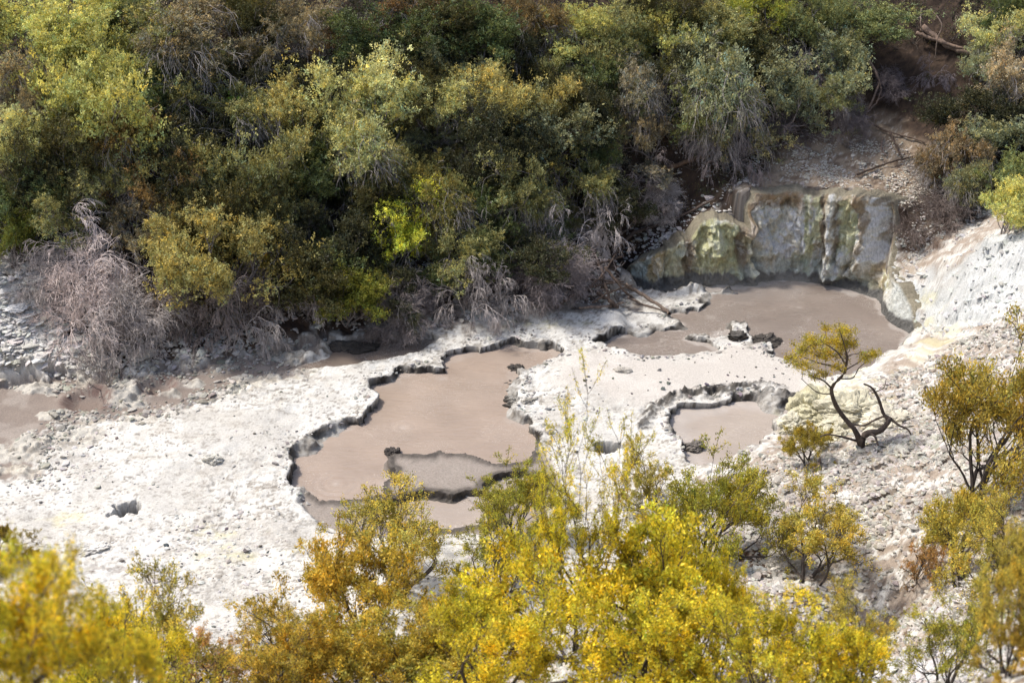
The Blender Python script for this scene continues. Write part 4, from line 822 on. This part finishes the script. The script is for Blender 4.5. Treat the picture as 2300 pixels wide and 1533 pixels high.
# ------------------------------------------------------------------ logs and branches traced where they lie
def smooth_path(pts, n):
    pts = np.array(pts, float); t = np.arange(len(pts)); q = np.linspace(0, len(pts)-1, n); o = np.zeros((n, 3))
    for k in range(n):
        i = min(int(q[k]), len(pts)-2); f = q[k]-i; p0, p1, p2, p3 = pts[max(i-1, 0)], pts[i], pts[i+1], pts[min(i+2, len(pts)-1)]
        o[k] = .5*((2*p1)+(-p0+p2)*f+(2*p0-5*p1+4*p2-p3)*f*f+(-p0+3*p1-3*p2+p3)*f**3)
    return o
def log(name, pix, r0, r1, label, cat, tint=(1, 1, 1), mat=None, lift=None, branches=(), group=None, seed=0):
    """pix: (px, py, metres above ground) along the piece"""
    rng = np.random.default_rng(seed+len(pix)*7+int(pix[0][0])); n = 14
    def path(px_): return smooth_path([onto(a, b, h) for a, b, h in px_], n)
    Vs, Fs, k = [], [], 0
    for j, (pp, ra, rb) in enumerate([(pix, r0, r1)]+list(branches)):
        P = path(pp); P = P+rng.normal(0, max(ra, .02)*.22, P.shape); rad = np.linspace(ra, rb, n)*rng.uniform(.85, 1.15, n)
        v, f = tubes(P[None], rad[None], 8); v = v+rng.normal(0, ra*.06, v.shape); Vs.append(v); Fs.append(f+k); k += len(v)
        cap0 = np.arange(8)[::-1][None]+k-len(v); cap1 = np.arange(8)[None]+k-8
        Fs.append(np.stack([cap0[:, 0], cap0[:, 1], cap0[:, 2], cap0[:, 3]], 1)); Fs.append(np.stack([cap0[:, 0], cap0[:, 3], cap0[:, 4], cap0[:, 7]], 1)); Fs.append(np.stack([cap0[:, 4], cap0[:, 5], cap0[:, 6], cap0[:, 7]], 1))
    o = mesh(name, np.concatenate(Vs), np.concatenate(Fs), mat or M_LOG, smooth=True); solid(o, tint); tag(o, label, cat, group); return o
log('fallen_log', [(1378,562,.12),(1430,520,.12),(1500,498,.12),(1570,465,.12),(1608,446,.12)], .06, .035, 'long dark fallen log lying across the litter slope left of the cliff', 'log', (.55, .5, .48))
log('fallen_log', [(1390,530,.15),(1440,492,.12),(1480,468,.1)], .04, .02, 'short dark pole lying above the long fallen log', 'log', (.5, .45, .42))
log('fallen_log', [(1405,640,.1),(1440,660,.1),(1480,685,.1),(1506,704,.05)], .065, .05, 'grey brown log whose end dips into the mud lake', 'log', (1.1, 1.05, 1.0))
log('fallen_log', [(1410,668,.12),(1450,685,.1),(1500,700,.06)], .045, .03, 'thinner log lying just below the one dipping into the lake', 'log', (1.0, .95, .9))
log('broken_trunk', [(2073,66,.35),(2110,92,.28),(2150,112,.2),(2186,124,.15)], .12, .085, 'thick broken brown trunk lying across the ravine at the upper right', 'log', (1.3, 1.18, 1.1), None, None, [([(2060,75,.5),(2095,88,.42),(2170,112,.3)], .07, .05)])
log('bare_branch', [(1925,88,.5),(1945,125,.6),(1968,165,.7),(1976,185,.6),(1960,225,.4),(1945,258,.1)], .055, .03, 'long curved bare branch leaning down the middle of the ravine', 'branch', (1.5, 1.4, 1.4), M_DEAD and None, None, [([(1976,185,.6),(1978,205,.5),(1968,230,.3),(1945,255,.1)], .03, .02), ([(1968,228,.35),(1990,212,.5)], .02, .01)])
log('bare_branch', [(2070,20,.9),(2068,50,.9),(2070,70,.7)], .03, .015, 'thin bare branch standing over the broken trunk', 'branch', (1.3, 1.25, 1.25), None, None, [([(2090,20,1.),(2115,55,.9),(2105,90,.6),(2100,130,.1)], .025, .015)])
log('bare_branch', [(2148,35,.8),(2146,60,.6),(2155,92,.1)], .03, .02, 'short bare stem right of the broken trunk', 'branch', (1.2, 1.1, 1.1))
log('dead_branch', [(1962,280,.12),(1995,296,.1),(2040,308,.1),(2078,320,.06)], .035, .02, 'dark forked branch on the upper edge of the tan shelf', 'branch', (.7, .62, .58), None, None, [([(1998,296,.1),(2012,325,.1),(2025,355,.05)], .045, .02)])
log('dead_branch', [(1925,392,.1),(1965,376,.1),(2000,364,.1),(2050,352,.08)], .04, .02, 'dark straight branch lying on the tan gravel shelf', 'branch', (.5, .45, .42))
log('dead_branch', [(1982,310,.08),(1980,335,.06),(1992,350,.05)], .03, .02, 'pale little branch on the tan shelf', 'branch', (1.6, 1.5, 1.45))
log('fallen_log', [(1500,378,.15),(1550,360,.15),(1600,345,.12)], .09, .06, 'brown log half hidden beneath the grey skirted trees', 'log', (1.1, .9, .7))
DR = [([(1300,600,.5),(1350,590,.55),(1400,575,.5)],.05,.03,'uppermost dark pole of the driftwood pile'),([(1330,560,.6),(1352,610,.5),(1372,690,.1)],.06,.04,'upright dark driftwood stem leaning on the pile'),([(1250,690,.05),(1290,660,.2),(1340,640,.4),(1400,632,.3)],.05,.03,'long driftwood branch sloping down left to the white bank'),([(1340,655,.3),(1370,675,.25),(1388,690,.1)],.07,.05,'stubby thick driftwood stump at the front of the pile'),([(1290,630,.4),(1340,628,.45),(1410,640,.3)],.035,.02,'thin horizontal driftwood stick in the pile'),([(1300,690,.08),(1350,688,.12),(1400,680,.1)],.04,.03,'grey stick lying flat at the foot of the pile'),([(1360,600,.6),(1400,650,.35),(1425,672,.1)],.045,.03,'dark driftwood stick pointing down towards the lake'),([(1310,655,.3),(1350,620,.55),(1390,560,.6)],.04,.02,'driftwood stick pointing up towards the long fallen log'),([(1330,680,.2),(1372,655,.4),(1420,640,.2)],.035,.02,'crooked stick crossing the driftwood pile')]
for p, a, b, lab in DR: log('driftwood', p, a, b, lab, 'driftwood', (.55, .48, .44) if 'grey' not in lab else (1.3, 1.25, 1.2))
# ------------------------------------------------------------------ boulders and crust islands
def boulder(px, py, r, label, col, flat=.55, cat='boulder', name='boulder', seed=0, level=None, asp=1.0, rot=0, wetband=0.0):
    rng = np.random.default_rng(seed+int(px*3+py)); n = 72; u = np.linspace(0, math.pi*.62, 40); v = np.linspace(0, 2*math.pi, n, endpoint=False); U, Vv = np.meshgrid(u, v, indexing='ij')
    X = np.sin(U)*np.cos(Vv); Y = np.sin(U)*np.sin(Vv); Z = np.cos(U); q = seed*3.1+px*.01
    w1, w2, w3 = worley(X*2.2+q, Y*2.2+Z*1.6, 4); d = .97+.36*fbm(X*1.6+q, Y*1.6+Z, 3, 5, .6)+.26*(w3-.5)*sstep(0, .2, w2-w1)-.10*sstep(.1, 0, w2-w1)+.10*fbm(X*9+q, Y*9+Z*8, 8, 2); X, Y, Z = X*d*r*asp, Y*d*r, np.clip(Z, -.5, .8+.12*fbm(X*5+q, Y*5, 2, 3))*d*r*flat
    c, s = math.cos(rot), math.sin(rot); c0 = onto(px, py) if level is None else at_z(px, py, level)
    P = np.stack([X*c-Y*s+c0[0], X*s+Y*c+c0[1], Z+c0[2]], 2).reshape(-1, 3); i = np.arange(40*n).reshape(40, n); j = np.roll(i, -1, 1)
    F = np.stack([i[:-1].ravel(), i[1:].ravel(), j[1:].ravel(), j[:-1].ravel()], 1)
    C = np.tile(np.array(col), (len(P), 1))*(1+.35*fbm(P[:, 0]*6, P[:, 1]*6+P[:, 2]*5, 6, 3))[:, None]
    if wetband:
        k = sstep(wetband, wetband*.4, P[:, 2]-c0[2]+.04*fbm(P[:, 0]*5, P[:, 1]*5, 2, 2)); C = C*(1-k[:, None])+np.array([.035, .03, .026])*k[:, None]
    tag(mesh(name, P, F, M_STONE, C.clip(.015, .85), smooth=False), label, cat)
DK, WH = (.085, .075, .066), (.62, .6, .56)
for px, py, r, lab, col, fl, lv, asp, rot, wb in [
 (1715,770,.42,'black crust lump on the tip of the mud spit in the lake',DK,.55,-.33,1.3,.1,0),
 (1655,754,.26,'grey black clod on the mud spit between the two lake lobes',(.12,.11,.10),.5,-.15,1.2,.3,.1),
 (1158,865,.28,'dark ledge lump jutting into the main pool, upper of two',DK,.5,-.34,1.5,.2,0),
 (1165,882,.32,'dark clod below the ledge lump on the main pool edge',(.08,.07,.06),.6,-.34,1.2,.4,0),
 (1172,912,.48,'large grey crusted outcrop jutting into the right side of the main pool',(.40,.38,.34),.85,-.36,1.1,-.2,.33),
 (1158,832,.26,'small dark outcrop at the top right corner of the main pool',DK,.8,-.34,1.0,.2,0),
 (883,1024,.26,'round dark clod at the left tip of the grey shelf',(.085,.075,.068),.9,-.32,.9,.2,0),
 (765,777,.33,'black crust ring in the mud channel, left lobe',DK,.5,-.14,1.7,.05,0),
 (812,782,.34,'black crust island in the mud channel, right lobe',(.06,.052,.045),.4,-.14,1.5,.0,0),
 (1400,832,.17,'pale boulder lying alone on the smooth grey mud flat',(.50,.47,.42),.7,None,1.5,-.2,.0),
 (480,1031,.19,'rounded cream boulder on the white crust left of the main pool',(.60,.58,.52),.75,None,1.3,.1,0),
 (200,1231,.28,'flat white slab above the bottom left bushes',WH,.4,None,1.5,.1,0),
 (1562,1003,.24,'dark clod at the left shore of the small pale pool',(.20,.18,.16),.7,-.12,1.1,.2,0),
 (1840,930,.75,'sulphur yellow boulder left of the twisted tree',(.50,.47,.33),.85,None,1.1,.3,0),
 (1790,960,.45,'yellowish white rock on the spur beside the small pale pool',(.56,.53,.42),.8,None,1.1,.5,0),
 (1920,930,.70,'yellow tinged rock behind the twisted tree',(.50,.47,.36),.7,None,1.4,.1,0),
 (1995,955,.55,'cream rock at the right behind the twisted tree',(.58,.54,.44),.7,None,1.2,.1,0),
 (1872,985,.40,'pale yellow rock at the left foot of the twisted tree',(.55,.52,.40),.7,None,1.2,.1,0),
 (228,757,.30,'flat white rock flake under the grey drooping branches',(.60,.61,.62),.35,None,1.4,.6,0),
 (35,690,.28,'tilted white rock flake on the stony slope at the left edge',(.66,.66,.66),.3,None,1.5,.3,0),
 (55,715,.22,'smaller white flake beside the tilted one at the left',(.66,.66,.66),.3,None,1.3,1.2,0),
 (320,795,.28,'flat white stone at the foot of the stony bank',WH,.4,None,1.6,.4,0),
 (1680,1290,.16,'grey stone in brown litter under the olive tree, left of two',(.35,.36,.36),.7,None,1.2,.4,0),
 (1705,1285,.15,'grey stone in brown litter under the olive tree, right of two',(.38,.39,.39),.7,None,1.2,1.4,0),
 (1755,1265,.35,'leaning white slab beneath the flat topped orange bush',(.60,.56,.5),.6,None,1.2,.9,0),
 (1840,1160,.22,'pale block among stones on the right slope',(.60,.59,.56),.7,None,1.2,.9,0),
 (1905,1120,.22,'white block amid stones below the twisted tree',(.62,.61,.58),.6,None,1.3,.2,0),
]: boulder(px, py, r, lab, col, fl, level=lv, asp=asp, rot=rot, wetband=wb)
# ------------------------------------------------------------------ bushes on the near slope
LOG = []; KN = []
FY, FO, FR, FG, FS = (.70, .57, .05), (.59, .42, .07), (.53, .31, .11), (.44, .39, .06), (.57, .455, .09)
def near_plant(px, py, r, dist, tc, key, label, name='yellow_bush', cat='bush', base=None, bark=(1, 1, 1)):
    pr = PROTO[key]
    d = ray(px, py); d = d/np.linalg.norm(d)
    if base is not None:
        b = onto(*base); c = np.array([0, 0, CAM_Z])+d*(b[1]/d[1])
    else:                                        # stand it where the ground is one plant-height below the crown
        lo, hi = (dist*.75, dist*1.3) if dist else (14, 45)
        T = np.linspace(lo, hi, 60); Q = np.array([0, 0, CAM_Z])+d*T[:, None]; err = np.abs(Q[:, 2]-terrain(Q[:, :2], False)-pr['hc']*r*T/FPX/pr['rc']*1.1)
        c = Q[np.argmin(err)]; b = np.array([c[0], c[1], ground_z(c[0], c[1])])
    rw = r*np.linalg.norm(c-np.array([0, 0, CAM_Z]))/FPX; s = rw/pr['rc']; rz = rg.uniform(0, 6.28)
    sz = max((c[2]-b[2])/pr['hc'], .9*s); b = np.array([b[0], b[1], c[2]-sz*pr['hc']])
    if base is None:
        ox = pr['cx']*math.cos(rz)-pr['cy']*math.sin(rz); oy = pr['cx']*math.sin(rz)+pr['cy']*math.cos(rz); b = np.array([c[0]-ox*s, c[1]-oy*s, b[2]])
    LOG.append('%-45s d %.1f sx %.2f sz %.2f H %.2f rc %.2f hc %.2f' % (label[:45], np.linalg.norm(c-[0, 0, CAM_Z]), s, sz, c[2]-b[2], pr['rc'], pr['hc']))
    if sz > 1.2*s: KN.append((round(float(b[0]), 2), round(float(b[1]), 2), round(float(c[2]-b[2]-1.15*s*pr['hc']), 2)))
    return make(key, name, b, rz, s, sz, tc, label, cat, None, bark)
NEAR = [
 (80,1455,200,9,FY,'bushC','big out of focus yellow bush filling the bottom left corner'),
 (340,1420,130,12,FS,'thin','thin yellow bush with bare dark stems, right of the blurred corner bush'),
 (15,1225,55,0,(.28,.2,.03),'bushA','small olive brown bush cut by the left edge'),
 (490,1490,120,14,FR,'thinB','low rusty orange shrub along the bottom edge'),
 (800,1330,180,14.5,FO,'bushA','dense orange brown bush in front of the white crust'),
 (890,1180,135,0,FS,'thin','olive yellow bush with spiky tips in front of the lower mud pool'),
 (720,1490,130,12,FO,'bushB','orange yellow bush at the bottom edge under the dense orange brown one'),
 (1290,1120,110,17.5,FY,'tall','tall thin yellow sapling reaching up over the white crust'),
 (1335,1340,255,12.5,FY,'bushA','big bright yellow bush at the bottom centre'),
 (1125,1470,165,10.5,FY,'bushC','yellow bush at the bottom edge left of the big bright one'),
 (940,1470,140,12.5,FS,'bushB','mustard bush at the bottom edge between orange and yellow ones'),
 (1445,1085,85,0,FS,'thinB','sparse twiggy shrub right of the tall sapling'),
 (1490,1290,95,15,FY,'bushC','yellow bush left of the olive tree with a leaning trunk'),
 (1490,1450,150,10.5,FY,'bushB','bright yellow bush at the bottom edge right of centre'),
 (1745,1450,150,11,FY,'thin','yellow leafy bush at the bottom edge below the orange flat topped one'),
 (1930,1450,110,11,FS,'thinB','loose yellow sprigs at the bottom edge over the stones'),
 (2130,1430,100,12.5,FG,'thin','olive bush near the bottom right corner'),
 (2270,1480,70,8.5,FO,'bushA','blurred orange bush in the bottom right corner'),
 (2240,1240,105,0,FS,'thinB','scraggly ochre bush along the right edge below the big ochre one'),
 (600,1385,55,0,FO,'thin','little orange bush left of the dense orange brown one'),
 (1195,1120,90,0,FG,'bushC','dense olive yellow bush left of the tall sapling, at the main pool edge'),
 (250,1490,140,10,FY,'bushC','yellow bush on the bottom edge just right of the blurred corner bush'),
 (610,1490,110,13,FO,'thin','amber bush at the bottom edge between the rusty shrub and the orange yellow bush'),
 (1610,1430,85,12,FY,'bushA','round yellow bush below the olive tree with the leaning trunk'),
 (1860,1500,110,10,FY,'bushB','yellow bush at the very bottom under the loose sprigs'),
 (2290,1330,80,11,FS,'bushC','amber bush at the right edge above the blurred orange one'),
 (1040,1400,110,13,FO,'thin','golden bush between the orange brown and the big bright yellow one'),
 (1110,1250,110,0,FG,'thinB','dark stemmed olive bush between two yellow bushes'),
]
for t in NEAR: near_plant(*t)
near_plant(1642,1130,115,0,FG,'bushC','olive green tree with a dark leaning trunk on the brown litter','small_tree','tree',(1592,1255))
near_plant(1800,1212,112,0,FS,'flat','flat topped orange yellow bush on the stony slope','yellow_bush','bush',(1812,1302))
near_plant(2115,1215,115,0,FS,'bushA','sparse olive tree with a crooked dark trunk near the right edge','small_tree','tree',(2165,1312))
near_plant(2175,915,165,0,(.54,.40,.08),'bushC','big ochre tree at the right edge, right of the twisted tree','small_tree','tree',(2215,1120))
near_plant(2030,1245,55,0,FR,'thinB','small rusty bush left of the sparse olive tree','yellow_bush','bush',(2060,1300))
near_plant(1808,1000,62,0,(.42,.32,.05),'bushA','small orange olive bush at the left foot of the twisted tree','yellow_bush','bush',(1815,1040))
# ------------------------------------------------------------------ the twisted tree on the spur
def twisted():
    b = onto(1932, 1003); yb = b[1]; rng = np.random.default_rng(3)
    def P(px, py, dy=0): return at_y(px, py, yb+dy)
    e = bpy.data.objects.new('twisted_tree', None); COL.objects.link(e); e.location = b; tag(e, 'twisted small tree with a bare curling trunk and golden flat crown on the yellow spur', 'tree')
    L = [([(1934,1010,0),(1930,990,0),(1920,965,.0),(1898,940,.1),(1880,915,.1),(1870,890,.1),(1868,870,.1),(1885,850,.0),(1898,835,0),(1903,800,0)],.075,.028),
         ([(1935,1008,0),(1936,985,-.05),(1950,972,-.1),(1975,968,-.15),(1993,950,-.1),(2000,938,0)],.10,.05),
         ([(2000,940,0),(1985,930,.1),(1975,900,.2),(1965,880,.2),(1955,868,.2),(1940,862,.2)],.045,.02),
         ([(2000,940,0),(2020,955,-.2),(2040,965,-.3),(2052,990,-.4)],.035,.015),
         ([(1993,945,0),(1985,935,.2),(1960,945,.3),(1940,955,.3),(1915,952,.2)],.03,.02),
         ([(1925,990,0),(1890,980,-.2),(1860,975,-.4),(1842,980,-.5)],.03,.015),
         ([(1950,972,-.1),(1965,980,-.3),(1972,1000,-.5)],.035,.02),
         ([(1868,872,.1),(1850,855,0),(1825,845,-.2)],.025,.01),([(1898,838,0),(1870,822,.1),(1840,815,.2),(1800,800,.3)],.025,.01),([(1900,820,0),(1880,790,-.2),(1850,770,-.4)],.025,.01),
         ([(1903,800,0),(1895,770,0),(1885,740,0)],.022,.008),([(1900,830,0),(1925,815,.3),(1945,800,.4)],.018,.008),([(1885,850,0),(1915,848,.2),(1930,825,.2),(1950,810,.1)],.018,.008),([(1868,885,.1),(1835,880,.2),(1800,850,.3)],.015,.008),([(1965,880,.2),(1985,870,.1),(1990,850,0)],.015,.006)]
    Vs, Fs, k, ends = [], [], 0, []
    for pts, ra, rb in L:
        q = smooth_path([P(*p) for p in pts], 18); rad = np.linspace(ra, rb, 18)*rng.uniform(.92, 1.08, 18); v, f = tubes(q[None], rad[None], 8); Vs.append(v); Fs.append(f+k); k += len(v); ends.append(q[-1])
    o = mesh('trunk', np.concatenate(Vs)-b, np.concatenate(Fs), M_DARKBARK); o.parent = e; solid(o, (1.2, 1.1, 1.0))
    C, O, tw = [], [], []
    for px, py, r in [(1885,745,26),(1865,770,34),(1830,775,30),(1890,775,34),(1800,790,30),(1840,800,38),(1790,820,24),(1875,800,36),(1910,775,24),(1775,805,14),(1815,825,24),(1880,825,18),(1850,845,16),(1950,800,20),(1965,795,12),(1940,808,14),(1830,845,14),(1905,745,16),(1815,765,16),(1855,740,14)]:
        c = P(px, py, rng.uniform(-.5, .5)); rw = r*np.linalg.norm(c-[0, 0, CAM_Z])/FPX
        j = np.argmin([np.linalg.norm(c-q) for q in ends]); st = ends[j]; tw.append(np.stack([st+(c-st)*t+np.array([0, 0, .08*math.sin(3.14*t)])+rng.normal(0, .02, 3) for t in np.linspace(0, 1, 6)]))
        for i in range(int(10+26*(r/30)**2)):
            d = rng.normal(0, 1, 3); d[2] = abs(d[2])*.9-.15; d /= np.linalg.norm(d); q = c+d*rw*rng.uniform(.2, 1.05)*np.array([1, 1, .75]); C.append(q); O.append(d)
            if i % 4 == 0: tw.append(np.stack([c+(q-c)*t+rng.normal(0, .012, 3)*t for t in np.linspace(0, 1, 6)]))
    C = np.array(C); O = np.array(O); si = np.repeat(np.arange(len(C)), 26); cc = C[si]+rng.normal(0, .045, (len(si), 3))
    V, F = leaf_arrays(rng, cc, O[si], .042, .42); o = mesh('crown', V-b, F, M_FLEAF, np.repeat(tints(rng, len(C), si, rng.uniform(0, .8, len(C))), 4, 0), smooth=False); o.parent = e; solid(o, (.42, .345, .04))
    v, f = tubes(np.array(tw), np.tile(np.linspace(.008, .004, 6), (len(tw), 1)), 3); o = mesh('twigs', v-b, f, M_DARKBARK); o.parent = e; solid(o, (1.1, 1, 1))
twisted()
log('dead_branch', [(1842,1030,.1),(1838,1045,.15),(1828,1052,.12),(1822,1040,.12),(1810,1046,.1),(1812,1068,.05)], .03, .015, 'small curled dead branch below the twisted tree', 'branch', (.9, .8, .75))
log('dead_root', [(1885,1075,.04),(1892,1110,.05),(1885,1140,.05),(1882,1180,.03)], .03, .02, 'thin brown root running down the stony right slope', 'root', (1.5, 1.2, 1.0))
# ------------------------------------------------------------------ thin steam drifting over the lake and the trees above it
def steam(px, py, off, size, dens, label):
    c = onto(px, py, off); u = np.linspace(0, math.pi, 12); v = np.linspace(0, 2*math.pi, 20, endpoint=False); U, Vv = np.meshgrid(u[1:-1], v, indexing='ij')
    P = np.stack([np.sin(U)*np.cos(Vv)*size[0], np.sin(U)*np.sin(Vv)*size[1], np.cos(U)*size[2]], 2).reshape(-1, 3); V = np.r_[P, [[0, 0, size[2]], [0, 0, -size[2]]]]
    i = np.arange(200).reshape(10, 20); j = np.roll(i, -1, 1); F = np.stack([i[:-1].ravel(), i[1:].ravel(), j[1:].ravel(), j[:-1].ravel()], 1)
    T = np.r_[np.stack([i[0], j[0], np.full(20, 200)], 1), np.stack([j[-1], i[-1], np.full(20, 201)], 1)]
    k = NT('steam'); k.t.nodes.remove(k.p); pv = k.n('VolumePrincipled'); tc = k.n('TexCoord'); ln = k.n('VectorMath', operation='LENGTH'); mp = k.n('Mapping'); mp.inputs['Scale'].default_value = [1/q for q in size]
    k.l(tc.outputs['Object'], mp.inputs[0]); k.l(mp.outputs[0], ln.inputs[0]); fall = k.mr(ln.outputs['Value'], .95, .15); nz = k.mr(k.noise(1.1, 3, tc.outputs['Object']), .35, .7)
    k.l(k.math('MULTIPLY', k.math('MULTIPLY', fall, nz), dens), pv.inputs['Density']); pv.inputs['Color'].default_value = (.95, .95, .95, 1); k.l(pv.outputs[0], k.out.inputs['Volume'])
    o = mesh('steam', V, [F, T], k.m); o.location = c; tag(o, label, None, None, 'stuff')
steam(1635, 175, 1.2, (1.5, 1.2, 1.6), .55, 'thin wisp of steam in front of the hazy grey green tree')
steam(1690, 640, .9, (3.2, 1.3, 1.0), .16, 'faint steam rising from the mud lake under the cliff')
